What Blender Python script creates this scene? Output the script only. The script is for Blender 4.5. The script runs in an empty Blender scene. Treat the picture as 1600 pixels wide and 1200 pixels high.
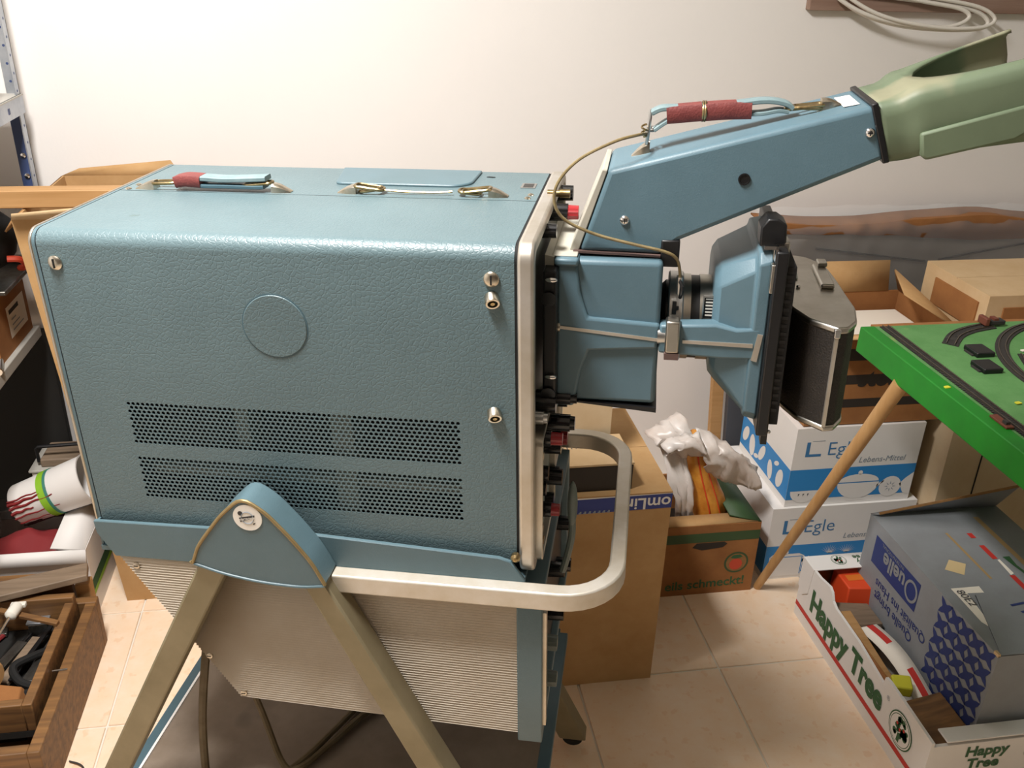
import bpy, bmesh, math, random
from mathutils import Matrix, Vector, Euler, noise
random.seed(7)
S = bpy.context.scene
COL = S.collection
R_ = math.radians

# ---------------------------------------------------------------- camera, world, lamp, exposure
CAM_H = 1.45
cam_d = bpy.data.cameras.new('camera'); cam = bpy.data.objects.new('camera', cam_d); COL.objects.link(cam)
cam_d.sensor_fit = 'HORIZONTAL'; cam_d.sensor_width = 36.0; cam_d.lens = 1440.0/1600*36
cam_d.clip_start = 0.05
CM = ((0.9873329, -0.04425324, 0.15236598), (-0.15627745, -0.43712018, 0.88572191), (0.02740618, -0.89831375, -0.43849892))
cam.matrix_world = Matrix(((CM[0][0], -CM[0][1], -CM[0][2], 0), (CM[1][0], -CM[1][1], -CM[1][2], 0),
                           (CM[2][0], -CM[2][1], -CM[2][2], CAM_H), (0, 0, 0, 1)))
S.camera = cam
w = bpy.data.worlds.new('world'); S.world = w; w.use_nodes = True
w.node_tree.nodes['Background'].inputs[0].default_value = (1.0, 0.95, 0.9, 1)
w.node_tree.nodes['Background'].inputs[1].default_value = 0.05
def area(name, loc, target, size, sizey, power, color):
    l = bpy.data.lights.new(name, 'AREA'); l.shape = 'RECTANGLE'; l.size = size; l.size_y = sizey
    l.energy = power; l.color = color
    o = bpy.data.objects.new(name, l); COL.objects.link(o); o.location = loc
    o.rotation_euler = (Vector(target)-Vector(loc)).to_track_quat('-Z', 'Y').to_euler()
    return o
LAMP = (-0.42, 0.86, 2.42)
area('ceiling_lamp_light', LAMP, (LAMP[0], LAMP[1], 0), 0.24, 0.6, 50, (1.0, 0.972, 0.942))
S.view_settings.view_transform = 'Standard'; S.view_settings.look = 'None'
S.view_settings.exposure = 0.48; S.view_settings.gamma = 1.0; S.view_settings.use_curve_mapping = False

# ---------------------------------------------------------------- materials
def lin(h):
    h = h.lstrip('#'); c = [int(h[i:i+2], 16)/255 for i in (0, 2, 4)]
    return tuple((x/12.92 if x <= .04045 else ((x+.055)/1.055)**2.4) for x in c)
MATS = {}
def mat(name, col, rough=.5, metal=0., var=.0, vscale=8., col2=None, bump=0., bscale=200., btype='noise', spec=.5, coat=0., alpha=1., trans=0., spots=None):
    """Principled material; object-space noise mixes col and col2; optional fine bump and stain spots."""
    m = bpy.data.materials.new(name); m.use_nodes = True; nt = m.node_tree; N = nt.nodes; Lk = nt.links
    b = N['Principled BSDF']; c = lin(col)
    b.inputs['Base Color'].default_value = (*c, 1); b.inputs['Roughness'].default_value = rough
    b.inputs['Metallic'].default_value = metal; b.inputs['Specular IOR Level'].default_value = spec
    b.inputs['Coat Weight'].default_value = coat
    b.inputs['Alpha'].default_value = alpha; b.inputs['Transmission Weight'].default_value = trans
    tc = N.new('ShaderNodeTexCoord')
    out = None
    if var > 0 or col2:
        n = N.new('ShaderNodeTexNoise'); n.inputs['Scale'].default_value = vscale; n.inputs['Detail'].default_value = 6
        n.inputs['Roughness'].default_value = .65
        Lk.new(tc.outputs['Object'], n.inputs['Vector'])
        cr = N.new('ShaderNodeValToRGB')
        c2 = lin(col2) if col2 else tuple(x*(1-var) for x in c)
        cr.color_ramp.elements[0].position = .35; cr.color_ramp.elements[1].position = .68
        cr.color_ramp.elements[0].color = (*c2, 1); cr.color_ramp.elements[1].color = (*c, 1)
        Lk.new(n.outputs['Fac'], cr.inputs['Fac']); out = cr.outputs['Color']
    if spots:
        n2 = N.new('ShaderNodeTexNoise'); n2.inputs['Scale'].default_value = spots[1]; n2.inputs['Detail'].default_value = 3
        Lk.new(tc.outputs['Object'], n2.inputs['Vector'])
        r2 = N.new('ShaderNodeValToRGB'); r2.color_ramp.elements[0].position = spots[2]; r2.color_ramp.elements[1].position = spots[2]+.06
        r2.color_ramp.elements[0].color = (0, 0, 0, 1); r2.color_ramp.elements[1].color = (spots[3],)*3+(1,)
        Lk.new(n2.outputs['Fac'], r2.inputs['Fac'])
        mx = N.new('ShaderNodeMix'); mx.data_type = 'RGBA'
        if out: Lk.new(out, mx.inputs[6])
        else: mx.inputs[6].default_value = (*c, 1)
        mx.inputs[7].default_value = (*lin(spots[0]), 1)
        Lk.new(r2.outputs['Color'], mx.inputs[0]); out = mx.outputs[2]
    if out: Lk.new(out, b.inputs['Base Color'])
    if bump > 0:
        bp = N.new('ShaderNodeBump'); bp.inputs['Strength'].default_value = bump; bp.inputs['Distance'].default_value = .002
        if btype == 'voronoi':
            t = N.new('ShaderNodeTexVoronoi'); t.feature = 'DISTANCE_TO_EDGE'; t.inputs['Scale'].default_value = bscale
            cl = N.new('ShaderNodeMath'); cl.operation = 'MINIMUM'; cl.inputs[1].default_value = .16
            nz = N.new('ShaderNodeTexNoise'); nz.inputs['Scale'].default_value = bscale*.6
            va = N.new('ShaderNodeVectorMath'); va.operation = 'MULTIPLY_ADD'; va.inputs[1].default_value = (.006,)*3
            Lk.new(tc.outputs['Object'], nz.inputs['Vector']); Lk.new(nz.outputs['Color'], va.inputs[0]); Lk.new(tc.outputs['Object'], va.inputs[2])
            Lk.new(va.outputs[0], t.inputs['Vector']); Lk.new(t.outputs['Distance'], cl.inputs[0]); h = cl.outputs[0]
        elif btype == 'wave':
            t = N.new('ShaderNodeTexWave'); t.inputs['Scale'].default_value = bscale; Lk.new(tc.outputs['Object'], t.inputs['Vector']); h = t.outputs['Fac']
        else:
            t = N.new('ShaderNodeTexNoise'); t.inputs['Scale'].default_value = bscale; t.inputs['Detail'].default_value = 4
            Lk.new(tc.outputs['Object'], t.inputs['Vector']); h = t.outputs['Fac']
        Lk.new(h, bp.inputs['Height']); Lk.new(bp.outputs['Normal'], b.inputs['Normal'])
    MATS[name] = m
    return m
def wood(name, c1, c2, rough=.6, scale=(2, 30, 30)):
    m = mat(name, c1, rough); nt = m.node_tree; N = nt.nodes; Lk = nt.links; b = N['Principled BSDF']
    tc = N.new('ShaderNodeTexCoord'); mp = N.new('ShaderNodeMapping'); mp.inputs['Scale'].default_value = scale
    n = N.new('ShaderNodeTexNoise'); n.inputs['Scale'].default_value = 2.2; n.inputs['Detail'].default_value = 8; n.inputs['Distortion'].default_value = .6
    cr = N.new('ShaderNodeValToRGB'); cr.color_ramp.elements[0].position = .3; cr.color_ramp.elements[1].position = .7
    cr.color_ramp.elements[0].color = (*lin(c2), 1); cr.color_ramp.elements[1].color = (*lin(c1), 1)
    Lk.new(tc.outputs['Object'], mp.inputs[0]); Lk.new(mp.outputs[0], n.inputs['Vector']); Lk.new(n.outputs['Fac'], cr.inputs[0]); Lk.new(cr.outputs[0], b.inputs['Base Color'])
    bp = N.new('ShaderNodeBump'); bp.inputs['Strength'].default_value = .2; bp.inputs['Distance'].default_value = .002
    Lk.new(n.outputs['Fac'], bp.inputs['Height']); Lk.new(bp.outputs[0], b.inputs['Normal'])
    return m

mat('walldim', '#6a625b', .9, var=.1, vscale=2)
mat('wall', '#efebe7', .9, var=.03, vscale=1.5, bump=.12, bscale=120)
mat('tile', '#f0dbc4', .42, col2='#edd1b2', vscale=16, spots=('#e4bb92', 40, .6, .45))
mat('grout', '#e4ddd0', .9, var=.06)
mat('vinyl', '#60757a', .42, col2='#596d72', vscale=5, bump=.55, bscale=170, btype='voronoi', spots=('#3c4a3c', 17, .745, .75))
mat('bluepaint', '#59717a', .42, col2='#536a71', vscale=7, bump=.12, bscale=500)
mat('bluecast', '#5b7682', .45, col2='#556f7a', vscale=9, bump=.1, bscale=600)
mat('dustycream', '#b9b3a4', .6, col2='#a7a59a', vscale=14)
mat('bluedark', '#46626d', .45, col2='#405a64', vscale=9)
mat('alu', '#c9c3b8', .38, 1., col2='#b7ae9e', vscale=14)
mat('aluframe', '#d2cdc6', .42, .8, col2='#b9b0a0', vscale=10)
mat('aluhandle', '#d6d1c8', .5, .55, col2='#c4baa8', vscale=14)
mat('ribbed', '#d3cabc', .5, .35, col2='#c6b9a6', vscale=5, spots=('#8e7a5c', 26, .72, .6))
mat('legmetal', '#8d8369', .5, .35, col2='#7c7258', vscale=9)
mat('rimmetal', '#9a875f', .45, .5, col2='#8a7650', vscale=20)
mat('chrome', '#dcdcdc', .16, 1.)
mat('satin', '#bfbfbd', .34, 1.)
mat('brass', '#b3a27c', .34, 1., col2='#8a744e', vscale=60)
mat('nickel', '#d2cdc2', .28, 1., col2='#b9ae98', vscale=50)
mat('black', '#121214', .42)
mat('blackmatte', '#0d0d0d', .8)
mat('darkinside', '#1b1a18', .8)
mat('bakelite', '#151516', .22)
mat('redknob', '#96262a', .3)
mat('greyknob', '#66706a', .4)
mat('panelgrey', '#8b938d', .5, var=.1)
mat('leatherette', '#1a1613', .62, col2='#241f1a', vscale=30, bump=.6, bscale=420)
mat('chromedull', '#c6c3bc', .3, 1., col2='#a9a49a', vscale=12)
mat('rubbergreen', '#68765d', .55, col2='#5e6b54', vscale=9, spots=('#a59a80', 7, .55, .45))
mat('rubberdark', '#56654f', .7)
mat('strapblue', '#7f9396', .55, col2='#6f8487', vscale=40)
mat('maroon', '#7e3c38', .55, col2='#6c2f2d', vscale=60, bump=.3, bscale=400)
mat('gasket', '#5f4a45', .7)
mat('wirebrown', '#8d7d58', .45, col2='#6f6040', vscale=60)
mat('white', '#eee9e0', .6, var=.04)
mat('offwhite', '#e2dcd2', .6, var=.06)
mat('cord', '#6a5d45', .6, col2='#57492f', vscale=30)
mat('shelftop', '#8a7d70', .55, col2='#756656', vscale=7, spots=('#4c4238', 6, .6, .5))
mat('kraft', '#c09a6a', .8, col2='#b48c5b', vscale=14, bump=.08, bscale=160)
mat('kraftlight', '#d0b48c', .8, col2='#c7a87e', vscale=14)
mat('kraftpale', '#d8c2a0', .8, col2='#cfb590', vscale=10)
mat('kraftdark', '#a06c3c', .85, col2='#8f5e33', vscale=14)
mat('kraftedge', '#9a7144', .9, var=.2, vscale=80)
mat('darkbox', '#2a231d', .7)
mat('navy', '#2c3c86', .6)
mat('navytext', '#e9e6e2', .6)
mat('boxwhite', '#e7e3df', .6, var=.03)
mat('egleblue', '#2f86c8', .5)
mat('egletext', '#3f78a8', .5)
mat('eglegrey', '#8b96a2', .5)
mat('greenink', '#2c5a35', .6)
mat('greenband', '#37512f', .6)
mat('tomato', '#c8452a', .5)
mat('redink', '#c0322b', .6)
mat('quellegrey', '#8d9195', .7, col2='#848689', vscale=10)
mat('quelleblue', '#2c3a72', .6)
mat('tape', '#a98c60', .4)
mat('paper', '#efe7da', .7)
mat('papertan', '#d8bf90', .7)
mat('boardtop', '#53884a', .85, col2='#619357', vscale=18, bump=.5, bscale=300, spots=('#9aa058', 8, .66, .5))
mat('boardedge', '#15861f', .55, col2='#11771b', vscale=10)
mat('trackbed', '#33302d', .8)
mat('rail', '#8a8076', .35, .9)
mat('brownred', '#6e3a2a', .6)
mat('polygrey', '#a5a29d', .5, col2='#96938e', vscale=4)
mat('panelgreyd', '#4a4c52', .5)
mat('orange', '#d9772b', .5)
mat('orangered', '#d8481e', .6)
mat('yellow', '#d6d23a', .5)
mat('redcloth', '#7c1f22', .8)
mat('lime', '#86b62a', .5)
mat('teal', '#3d7a6c', .5)
mat('paintred', '#7e1d20', .3)
mat('galv', '#c3c7cc', .4, .8, col2='#aab0b8', vscale=20)
mat('blueslot', '#384870', .5)
mat('shelfgrey', '#b8b4ab', .5, var=.08)
mat('darkgrey', '#3a3734', .8)  # plain dark grey for print, seams, compartment, batten and wire
mat('toolsteel', '#8f8f8c', .35, .9, col2='#6a6660', vscale=30)
mat('plaswhite', '#e6e3d8', .4)
wood('woodold', '#8a6339', '#5c4026')
wood('woodpale', '#bb9160', '#a67d4c')
wood('woodleg', '#c39a68', '#b08552', scale=(30, 30, 2))
wood('woodgrey', '#8d7a66', '#6d5c4b')
wood('woodboard', '#9c8273', '#85695a')
# plastic film: mostly see-through with glossy glints
m = mat('film', '#ffffff', .12, spec=.6); nt = m.node_tree
tb = nt.nodes.new('ShaderNodeBsdfTransparent'); mx = nt.nodes.new('ShaderNodeMixShader'); fr = nt.nodes.new('ShaderNodeLayerWeight'); fr.inputs[0].default_value = .25
mm = nt.nodes.new('ShaderNodeMath'); mm.operation = 'MULTIPLY_ADD'; mm.inputs[1].default_value = .8; mm.inputs[2].default_value = .09
nt.links.new(fr.outputs['Fresnel'], mm.inputs[0]); nt.links.new(mm.outputs[0], mx.inputs[0]); nt.links.new(tb.outputs[0], mx.inputs[1])
nt.links.new(nt.nodes['Principled BSDF'].outputs[0], mx.inputs[2]); nt.links.new(mx.outputs[0], nt.nodes['Material Output'].inputs[0])
mat('bagwhite', '#efe9e4', .35, trans=.25, col2='#e4d6cc', vscale=18)
mat('bagorange', '#e0a040', .4, col2='#c9782a', vscale=24)

# ---------------------------------------------------------------- mesh helpers
I4 = Matrix.Identity(4)
MW = {}
class G:
    """collects shapes; obj() links them as ONE mesh object"""
    def __init__(s): s.v = []; s.f = []
    def add(s, v, f):
        n = len(s.v); s.v += [tuple(x) for x in v]; s.f += [tuple(i+n for i in q) for q in f]; return s
    def box(s, x0, x1, y0, y1, z0, z1):
        v = [(x, y, z) for x in (x0, x1) for y in (y0, y1) for z in (z0, z1)]
        return s.add(v, [(0, 1, 3, 2), (4, 6, 7, 5), (0, 4, 5, 1), (2, 3, 7, 6), (0, 2, 6, 4), (1, 5, 7, 3)])
    def prism(s, poly, ax, a, b):
        def P(u, v, t):
            return {'x': (t, u, v), 'y': (u, t, v), 'z': (u, v, t)}[ax]
        n = len(poly); v = [P(*p, a) for p in poly]+[P(*p, b) for p in poly]
        return s.add(v, [tuple(range(n)), tuple(range(2*n-1, n-1, -1))]+[(i, i+n, (i+1) % n+n, (i+1) % n) for i in range(n)])
    def hexa(s, p):
        """8 points: bottom ring 4, top ring 4"""
        return s.add(p, [(3, 2, 1, 0), (4, 5, 6, 7), (0, 1, 5, 4), (1, 2, 6, 5), (2, 3, 7, 6), (3, 0, 4, 7)])
    def cyl(s, p0, p1, r0, r1=None, n=20, caps=True, flute=0):
        r1 = r0 if r1 is None else r1
        p0 = Vector(p0); p1 = Vector(p1); d = (p1-p0).normalized()
        a = d.orthogonal().normalized(); b = d.cross(a); v = []
        for p, r in ((p0, r0), (p1, r1)):
            for i in range(n):
                t = 2*math.pi*i/n; rr = r*(1-flute*(i % 2)); v.append(p+a*math.cos(t)*rr+b*math.sin(t)*rr)
        f = [(i, (i+1) % n, (i+1) % n+n, i+n) for i in range(n)]
        if caps: f += [tuple(range(n-1, -1, -1)), tuple(range(n, 2*n))]
        return s.add(v, f)
    def lathe(s, p0, d, prof, n=24):
        """prof: list of (distance along d, radius)"""
        p0 = Vector(p0); d = Vector(d).normalized(); a = d.orthogonal().normalized(); b = d.cross(a); v = []; f = []
        for h, r in prof:
            for i in range(n):
                t = 2*math.pi*i/n; v.append(p0+d*h+(a*math.cos(t)+b*math.sin(t))*max(r, 1e-5))
        for k in range(len(prof)-1):
            for i in range(n): f.append((k*n+i, k*n+(i+1) % n, (k+1)*n+(i+1) % n, (k+1)*n+i))
        f += [tuple(range(n-1, -1, -1)), tuple(range((len(prof)-1)*n, len(prof)*n))]
        return s.add(v, f)
    def tube(s, path, r, n=8, closed=False, flat=None):
        P = [Vector(p) for p in path]; v = []; f = []; m = len(P); up = None
        for i, p in enumerate(P):
            if closed: t = P[(i+1) % m]-P[i-1]
            else: t = P[min(i+1, m-1)]-P[max(i-1, 0)]
            t.normalize()
            if up is None: up = t.orthogonal().normalized()
            up = (up-t*up.dot(t)).normalized(); b = t.cross(up); rr = r[i] if isinstance(r, (list, tuple)) else r
            for k in range(n):
                q = 2*math.pi*k/n; v.append(p+up*math.cos(q)*rr+b*math.sin(q)*rr)
        mm_ = m if closed else m-1
        for i in range(mm_):
            j = (i+1) % m
            for k in range(n): f.append((i*n+k, i*n+(k+1) % n, j*n+(k+1) % n, j*n+k))
        if not closed: f += [tuple(range(n-1, -1, -1)), tuple(range((m-1)*n, m*n))]
        return s.add(v, f)
    def strip(s, path, half, lo, hi, closed=False):
        """flat bar swept along a plan path (x,y); width 2*half in plan, from z lo to z hi"""
        n = len(path); v = []; f = []
        for i, p in enumerate(path):
            a = Vector(path[max(i-1, 0)]); b = Vector(path[min(i+1, n-1)]); t = (b-a).normalized(); q = Vector((-t.y, t.x))
            for sgn, z in ((-1, lo), (1, lo), (1, hi), (-1, hi)):
                v.append((p[0]+q.x*half*sgn, p[1]+q.y*half*sgn, z))
        for i in range(n-1):
            for k in range(4): f.append((i*4+k, i*4+(k+1) % 4, i*4+4+(k+1) % 4, i*4+4+k))
        f += [(3, 2, 1, 0), tuple(range(4*n-4, 4*n))]
        return s.add(v, f)
    def ring(s, outer, inner, ax, a, b):
        n = len(outer)
        def P(u, v, t): return {'x': (t, u, v), 'y': (u, t, v), 'z': (u, v, t)}[ax]
        v = [P(*p, a) for p in outer]+[P(*p, a) for p in inner]+[P(*p, b) for p in outer]+[P(*p, b) for p in inner]; f = []
        for i in range(n):
            j = (i+1) % n
            f += [(i, j, n+j, n+i), (2*n+i, 3*n+i, 3*n+j, 2*n+j), (i, 2*n+i, 2*n+j, j), (n+i, n+j, 3*n+j, 3*n+i)]
        return s.add(v, f)
    def ball(s, c, r, n=14, m=8):
        rx, ry, rz = r if isinstance(r, tuple) else (r, r, r); v = []; f = []
        for j in range(1, m):
            ph = math.pi*j/m
            for i in range(n):
                t = 2*math.pi*i/n; v.append((c[0]+rx*math.sin(ph)*math.cos(t), c[1]+ry*math.sin(ph)*math.sin(t), c[2]+rz*math.cos(ph)))
        for j in range(m-2):
            for i in range(n): f.append((j*n+i, (j+1)*n+i, (j+1)*n+(i+1) % n, j*n+(i+1) % n))
        v += [(c[0], c[1], c[2]+rz), (c[0], c[1], c[2]-rz)]; k = len(v)
        for i in range(n): f += [(k-2, i, (i+1) % n), (k-1, (m-2)*n+(i+1) % n, (m-2)*n+i)]
        return s.add(v, f)
    def xf(s, M):
        s.v = [tuple(M @ Vector(p)) for p in s.v]; return s
    def obj(s, name, mt, parent=None, frame=None, bevel=0., seg=2, smooth=True, angle=35, solid=0., origin=None, label=None):
        M = frame or I4
        vs = [M @ Vector(p) for p in s.v]
        PM = MW[parent] if parent else I4
        if parent is None:
            if origin is None:
                xs = [p.x for p in vs]; ys = [p.y for p in vs]; zs = [p.z for p in vs]
                origin = ((min(xs)+max(xs))/2, (min(ys)+max(ys))/2, min(zs))
            OM = Matrix.Translation(origin)
        else: OM = PM
        inv = OM.inverted()
        me = bpy.data.meshes.new(name); me.from_pydata([inv @ p for p in vs], [], s.f)
        bm = bmesh.new(); bm.from_mesh(me); bmesh.ops.remove_doubles(bm, verts=bm.verts, dist=1e-6)
        bmesh.ops.recalc_face_normals(bm, faces=bm.faces); bm.to_mesh(me); bm.free()
        if smooth:
            me.polygons.foreach_set('use_smooth', [True]*len(me.polygons)); me.set_sharp_from_angle(angle=R_(angle))
        me.materials.append(MATS[mt])
        o = bpy.data.objects.new(name, me); COL.objects.link(o)
        if parent: o.parent = parent
        else: o.location = origin
        MW[o] = OM.copy()
        if bevel > 0:
            b = o.modifiers.new('bevel', 'BEVEL'); b.width = bevel; b.segments = seg; b.limit_method = 'ANGLE'; b.angle_limit = R_(40); b.harden_normals = False
        if solid: 
            q = o.modifiers.new('solid', 'SOLIDIFY'); q.thickness = solid; q.offset = 0
        if label: o['label'] = label
        return o
def tag(o, label, cat, group=None):
    o['label'] = label; o['category'] = cat
    if group: o['group'] = group
    return o
def thing(name, label, cat, M=None, loc=None, group=None):
    o = bpy.data.objects.new(name, None); COL.objects.link(o); o.empty_display_size = .05
    if M is None: M = Matrix.Translation(loc or (0, 0, 0))
    o.matrix_world = M; MW[o] = M.copy()
    return tag(o, label, cat, group)
def struct(o): o['kind'] = 'structure'; return o
def rrect(x0, x1, y0, y1, r, seg=5):
    P = []
    for cx, cy, a in ((x1-r, y1-r, 0), (x0+r, y1-r, 90), (x0+r, y0+r, 180), (x1-r, y0+r, 270)):
        for i in range(seg+1):
            t = R_(a+90*i/seg); P.append((cx+r*math.cos(t), cy+r*math.sin(t)))
    return P
def roundpoly(pts, r, seg=4):
    out = []; n = len(pts)
    for i in range(n):
        p = Vector(pts[i]); a = Vector(pts[i-1])-p; b = Vector(pts[(i+1) % n])-p
        rr = r[i] if isinstance(r, (list, tuple)) else r
        d = min(rr, a.length*.45, b.length*.45); a.normalize(); b.normalize()
        if d < 1e-5: out.append(tuple(p)); continue
        for k in range(seg+1):
            t = k/seg; q = (p+a*d)*(1-t)**2+p*2*t*(1-t)+(p+b*d)*t*t; out.append(tuple(q))
    return out
def bez(pts, n=6, closed=False):
    """Catmull-Rom through 3D points"""
    P = [Vector(p) for p in pts]; m = len(P); out = []
    rng = range(m) if closed else range(m-1)
    for i in rng:
        p0 = P[i-1] if (closed or i > 0) else P[0]; p1 = P[i]; p2 = P[(i+1) % m]; p3 = P[(i+2) % m] if (closed or i+2 < m) else P[-1]
        for k in range(n):
            t = k/n; out.append(.5*((2*p1)+(p2-p0)*t+(2*p0-5*p1+4*p2-p3)*t*t+(3*p1-p0-3*p2+p3)*t**3))
    if not closed: out.append(P[-1])
    return out
def circ(cx, cy, r, n=28, ry=None):
    return [(cx+r*math.cos(2*math.pi*i/n), cy+(ry or r)*math.sin(2*math.pi*i/n)) for i in range(n)]
_fc = {}
def text(s, size, o, xd, yd, mt, parent, bold=0., center=False, name='lettering', lift=.0006, shear=0., xs=1.):
    """flat printed lettering: o = baseline start, xd reading direction, yd up"""
    cu = bpy.data.curves.new('t', 'FONT'); cu.body = s; cu.size = size; cu.offset = bold; cu.shear = shear; cu.resolution_u = 3
    cu.fill_mode = 'FRONT'
    if center: cu.align_x = 'CENTER'
    ob = bpy.data.objects.new('t', cu); COL.objects.link(ob)
    me = bpy.data.meshes.new_from_object(ob.evaluated_get(bpy.context.evaluated_depsgraph_get()))
    bpy.data.objects.remove(ob)
    xd = Vector(xd).normalized(); yd = Vector(yd); yd = (yd-xd*yd.dot(xd)).normalized(); nn = xd.cross(yd); O = Vector(o)+nn*lift
    g = G(); g.add([O+xd*v.co.x*xs+yd*v.co.y for v in me.vertices], [tuple(p.vertices) for p in me.polygons])
    return g.obj(name, mt, parent, smooth=False)
def decal(poly, o, xd, yd, mt, parent, name, lift=.0004):
    """flat print: polygon in (x,y) on the plane through o"""
    xd = Vector(xd).normalized(); yd = Vector(yd).normalized(); nn = xd.cross(yd); O = Vector(o)+nn*lift
    g = G(); g.add([O+xd*a+yd*b for a, b in poly], [tuple(range(len(poly)))]); return g.obj(name, mt, parent, smooth=False)

# ---------------------------------------------------------------- setting: floor, tiles, walls, ceiling
XL, XR, YB, YF, ZC = -1.75, 2.75, 2.25, -1.75, 2.5
floor = struct(G().box(XL, XR, YF, YB, -.06, -.003).obj('floor', 'grout', origin=(0, 0, 0)))
TW, TH, gp = .322, .352, .004
tile_me = None
for i in range(-8, 7):
    for j in range(-5, 3):
        x0 = .737+i*TW; y0 = 1.465+j*TH
        if x0 < XL or x0+TW > XR or y0+TH > YB+.2: continue
        y1 = min(y0+TH, YB)
        if y1-y0 > TH-.001 and tile_me:
            o = bpy.data.objects.new('floor_tile', tile_me); COL.objects.link(o); o.parent = floor; o.location = (x0, y0, 0)
            bv = o.modifiers.new('bevel', 'BEVEL'); bv.width = .0015; bv.segments = 1
        else:
            o = G().box(x0+gp/2, x0+TW-gp/2, y0+gp/2, y1-gp/2, -.005, 0).obj('floor_tile', 'tile', floor, bevel=.0015, seg=1)
            if y1-y0 > TH-.001:
                tile_me = o.data
                for v in tile_me.vertices: v.co.x -= x0; v.co.y -= y0
                o.location = (x0, y0, 0)
struct(G().box(XL, XR, YB, YB+.1, 0, ZC).obj('wall_back', 'wall'))
struct(G().box(XL-.1, XL, YF, YB, 0, ZC).obj('wall_left', 'wall'))
struct(G().box(XR, XR+.1, YF, YB, 0, ZC).obj('wall_right', 'wall'))
struct(G().box(XL, XR, YF-.1, YF, 0, ZC).obj('wall_front', 'walldim'))
struct(G().box(XL, XR, YF, YB, ZC, ZC+.1).obj('ceiling', 'wall'))

# ---------------------------------------------------------------- the oscilloscope (own frame: x to the front, y away, z up)
SC = Matrix.Translation((-0.36554, 1.10355, 0.71425)) @ Euler((0, -R_(2.18503), R_(-17.39487)), 'XYZ').to_matrix().to_4x4()
W, H = .3642, .4132
sc = thing('oscilloscope', 'large blue vinyl-clad oscilloscope cabinet lying in the cart tray', 'oscilloscope', SC)
def so(g, name, mt, parent=sc, **k): return g.obj(name, mt, parent, frame=SC, **k)
XA, XB = .004, .566; RR = .018
# near side panel, wrapped over the top to the seam, with two cut-outs
VX0, VX1 = .0715, .5035; VZ = ((.0565, .118), (.137, .1965))
def sheet(quads): 
    g = G()
    for q in quads: g.add(q, [(0, 1, 2, 3)])
    return g
xs_ = [XA, VX0, VX1, XB]; zs_ = [0, VZ[0][0], VZ[0][1], VZ[1][0], VZ[1][1], H-RR]
qs = []
for i in range(3):
    for j in range(5):
        if i == 1 and j in (1, 3): continue
        qs.append([(xs_[i], 0, zs_[j]), (xs_[i+1], 0, zs_[j]), (xs_[i+1], 0, zs_[j+1]), (xs_[i], 0, zs_[j+1])])
arc = [(RR-RR*math.cos(R_(90*k/8)), H-RR+RR*math.sin(R_(90*k/8))) for k in range(9)]+[(.192, H)]
for k in range(len(arc)-1):
    for i in range(3):
        qs.append([(xs_[i], *arc[k]), (xs_[i+1], *arc[k]), (xs_[i+1], *arc[k+1]), (xs_[i], *arc[k+1])])
side = so(sheet(qs), 'side_panel', 'vinyl', angle=50)
# perforated vent plates
def vent(z0, z1):
    p = .00635; rows = 11; h = (z1-z0)/rows; rad = .00245; t = .0012
    g = G()
    for r in range(rows):
        za = z0+r*h; off = (r % 2)*p/2; x = VX0; xa = VX0+.003+off
        n = int((VX1-.003-xa)/p); xb = xa+n*p
        g.add([(VX0, 0, za), (xa, 0, za), (xa, 0, za+h), (VX0, 0, za+h)], [(0, 1, 2, 3)])
        g.add([(xb, 0, za), (VX1, 0, za), (VX1, 0, za+h), (xb, 0, za+h)], [(0, 1, 2, 3)])
        for k in range(n):
            cx = xa+(k+.5)*p; cz = za+h/2; a, b = p/2, h/2
            o8 = [(a, 0), (a, b), (0, b), (-a, b), (-a, 0), (-a, -b), (0, -b), (a, -b)]
            i8 = [(rad*math.cos(R_(45*q)), rad*math.sin(R_(45*q))) for q in range(8)]
            v = [(cx+u, 0, cz+w_) for u, w_ in o8]+[(cx+u, 0, cz+w_) for u, w_ in i8]+[(cx+u, t, cz+w_) for u, w_ in i8]
            g.add(v, [(q, (q+1) % 8, 8+(q+1) % 8, 8+q) for q in range(8)]+[(8+q, 8+(q+1) % 8, 16+(q+1) % 8, 16+q) for q in range(8)])
    return so(g, 'vent_grille', 'vinyl', side, smooth=False)
for z in VZ: vent(*z)
# round cover plate with dark groove
so(G().ring(circ(.2842, .3076, .0402, 48), circ(.2842, .3076, .0388, 48), 'y', -.0003, .001), 'groove', 'bluedark', side)
so(G().prism(circ(.2842, .3076, .0388, 48), 'y', -.0013, .001), 'cover_disc', 'vinyl', side, bevel=.0008, seg=1)
# far panel / top strip and closing plates
arc2 = [(.1935, H)]+[(W-RR+RR*math.sin(R_(90*k/8)), H-RR+RR*math.cos(R_(90*k/8))) for k in range(9)]+[(W, 0)]
qs = [[(XA, *arc2[k]), (XB, *arc2[k]), (XB, *arc2[k+1]), (XA, *arc2[k+1])] for k in range(len(arc2)-1)]
so(sheet(qs), 'top_panel', 'vinyl', angle=50)
so(G().box(XA, XB, .1915, .194, H-.004, H-.0006), 'seam', 'blackmatte')
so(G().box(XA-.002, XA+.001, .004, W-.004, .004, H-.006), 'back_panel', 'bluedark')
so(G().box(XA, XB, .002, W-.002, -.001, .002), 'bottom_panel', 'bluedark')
# inside seen through the vents
ch = so(G().box(.01, .56, .05, .34, .01, .40), 'chassis', 'darkinside')
gi = G()
for x in (.21, .335, .345): gi.box(x, x+.017, .012, .05, .137, .197)
gi.box(.335, .362, .010, .05, .05, .20)
gi.box(.08, .50, .022, .05, .083, .092)
so(gi, 'capacitor_cans', 'panelgrey', ch)
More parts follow.
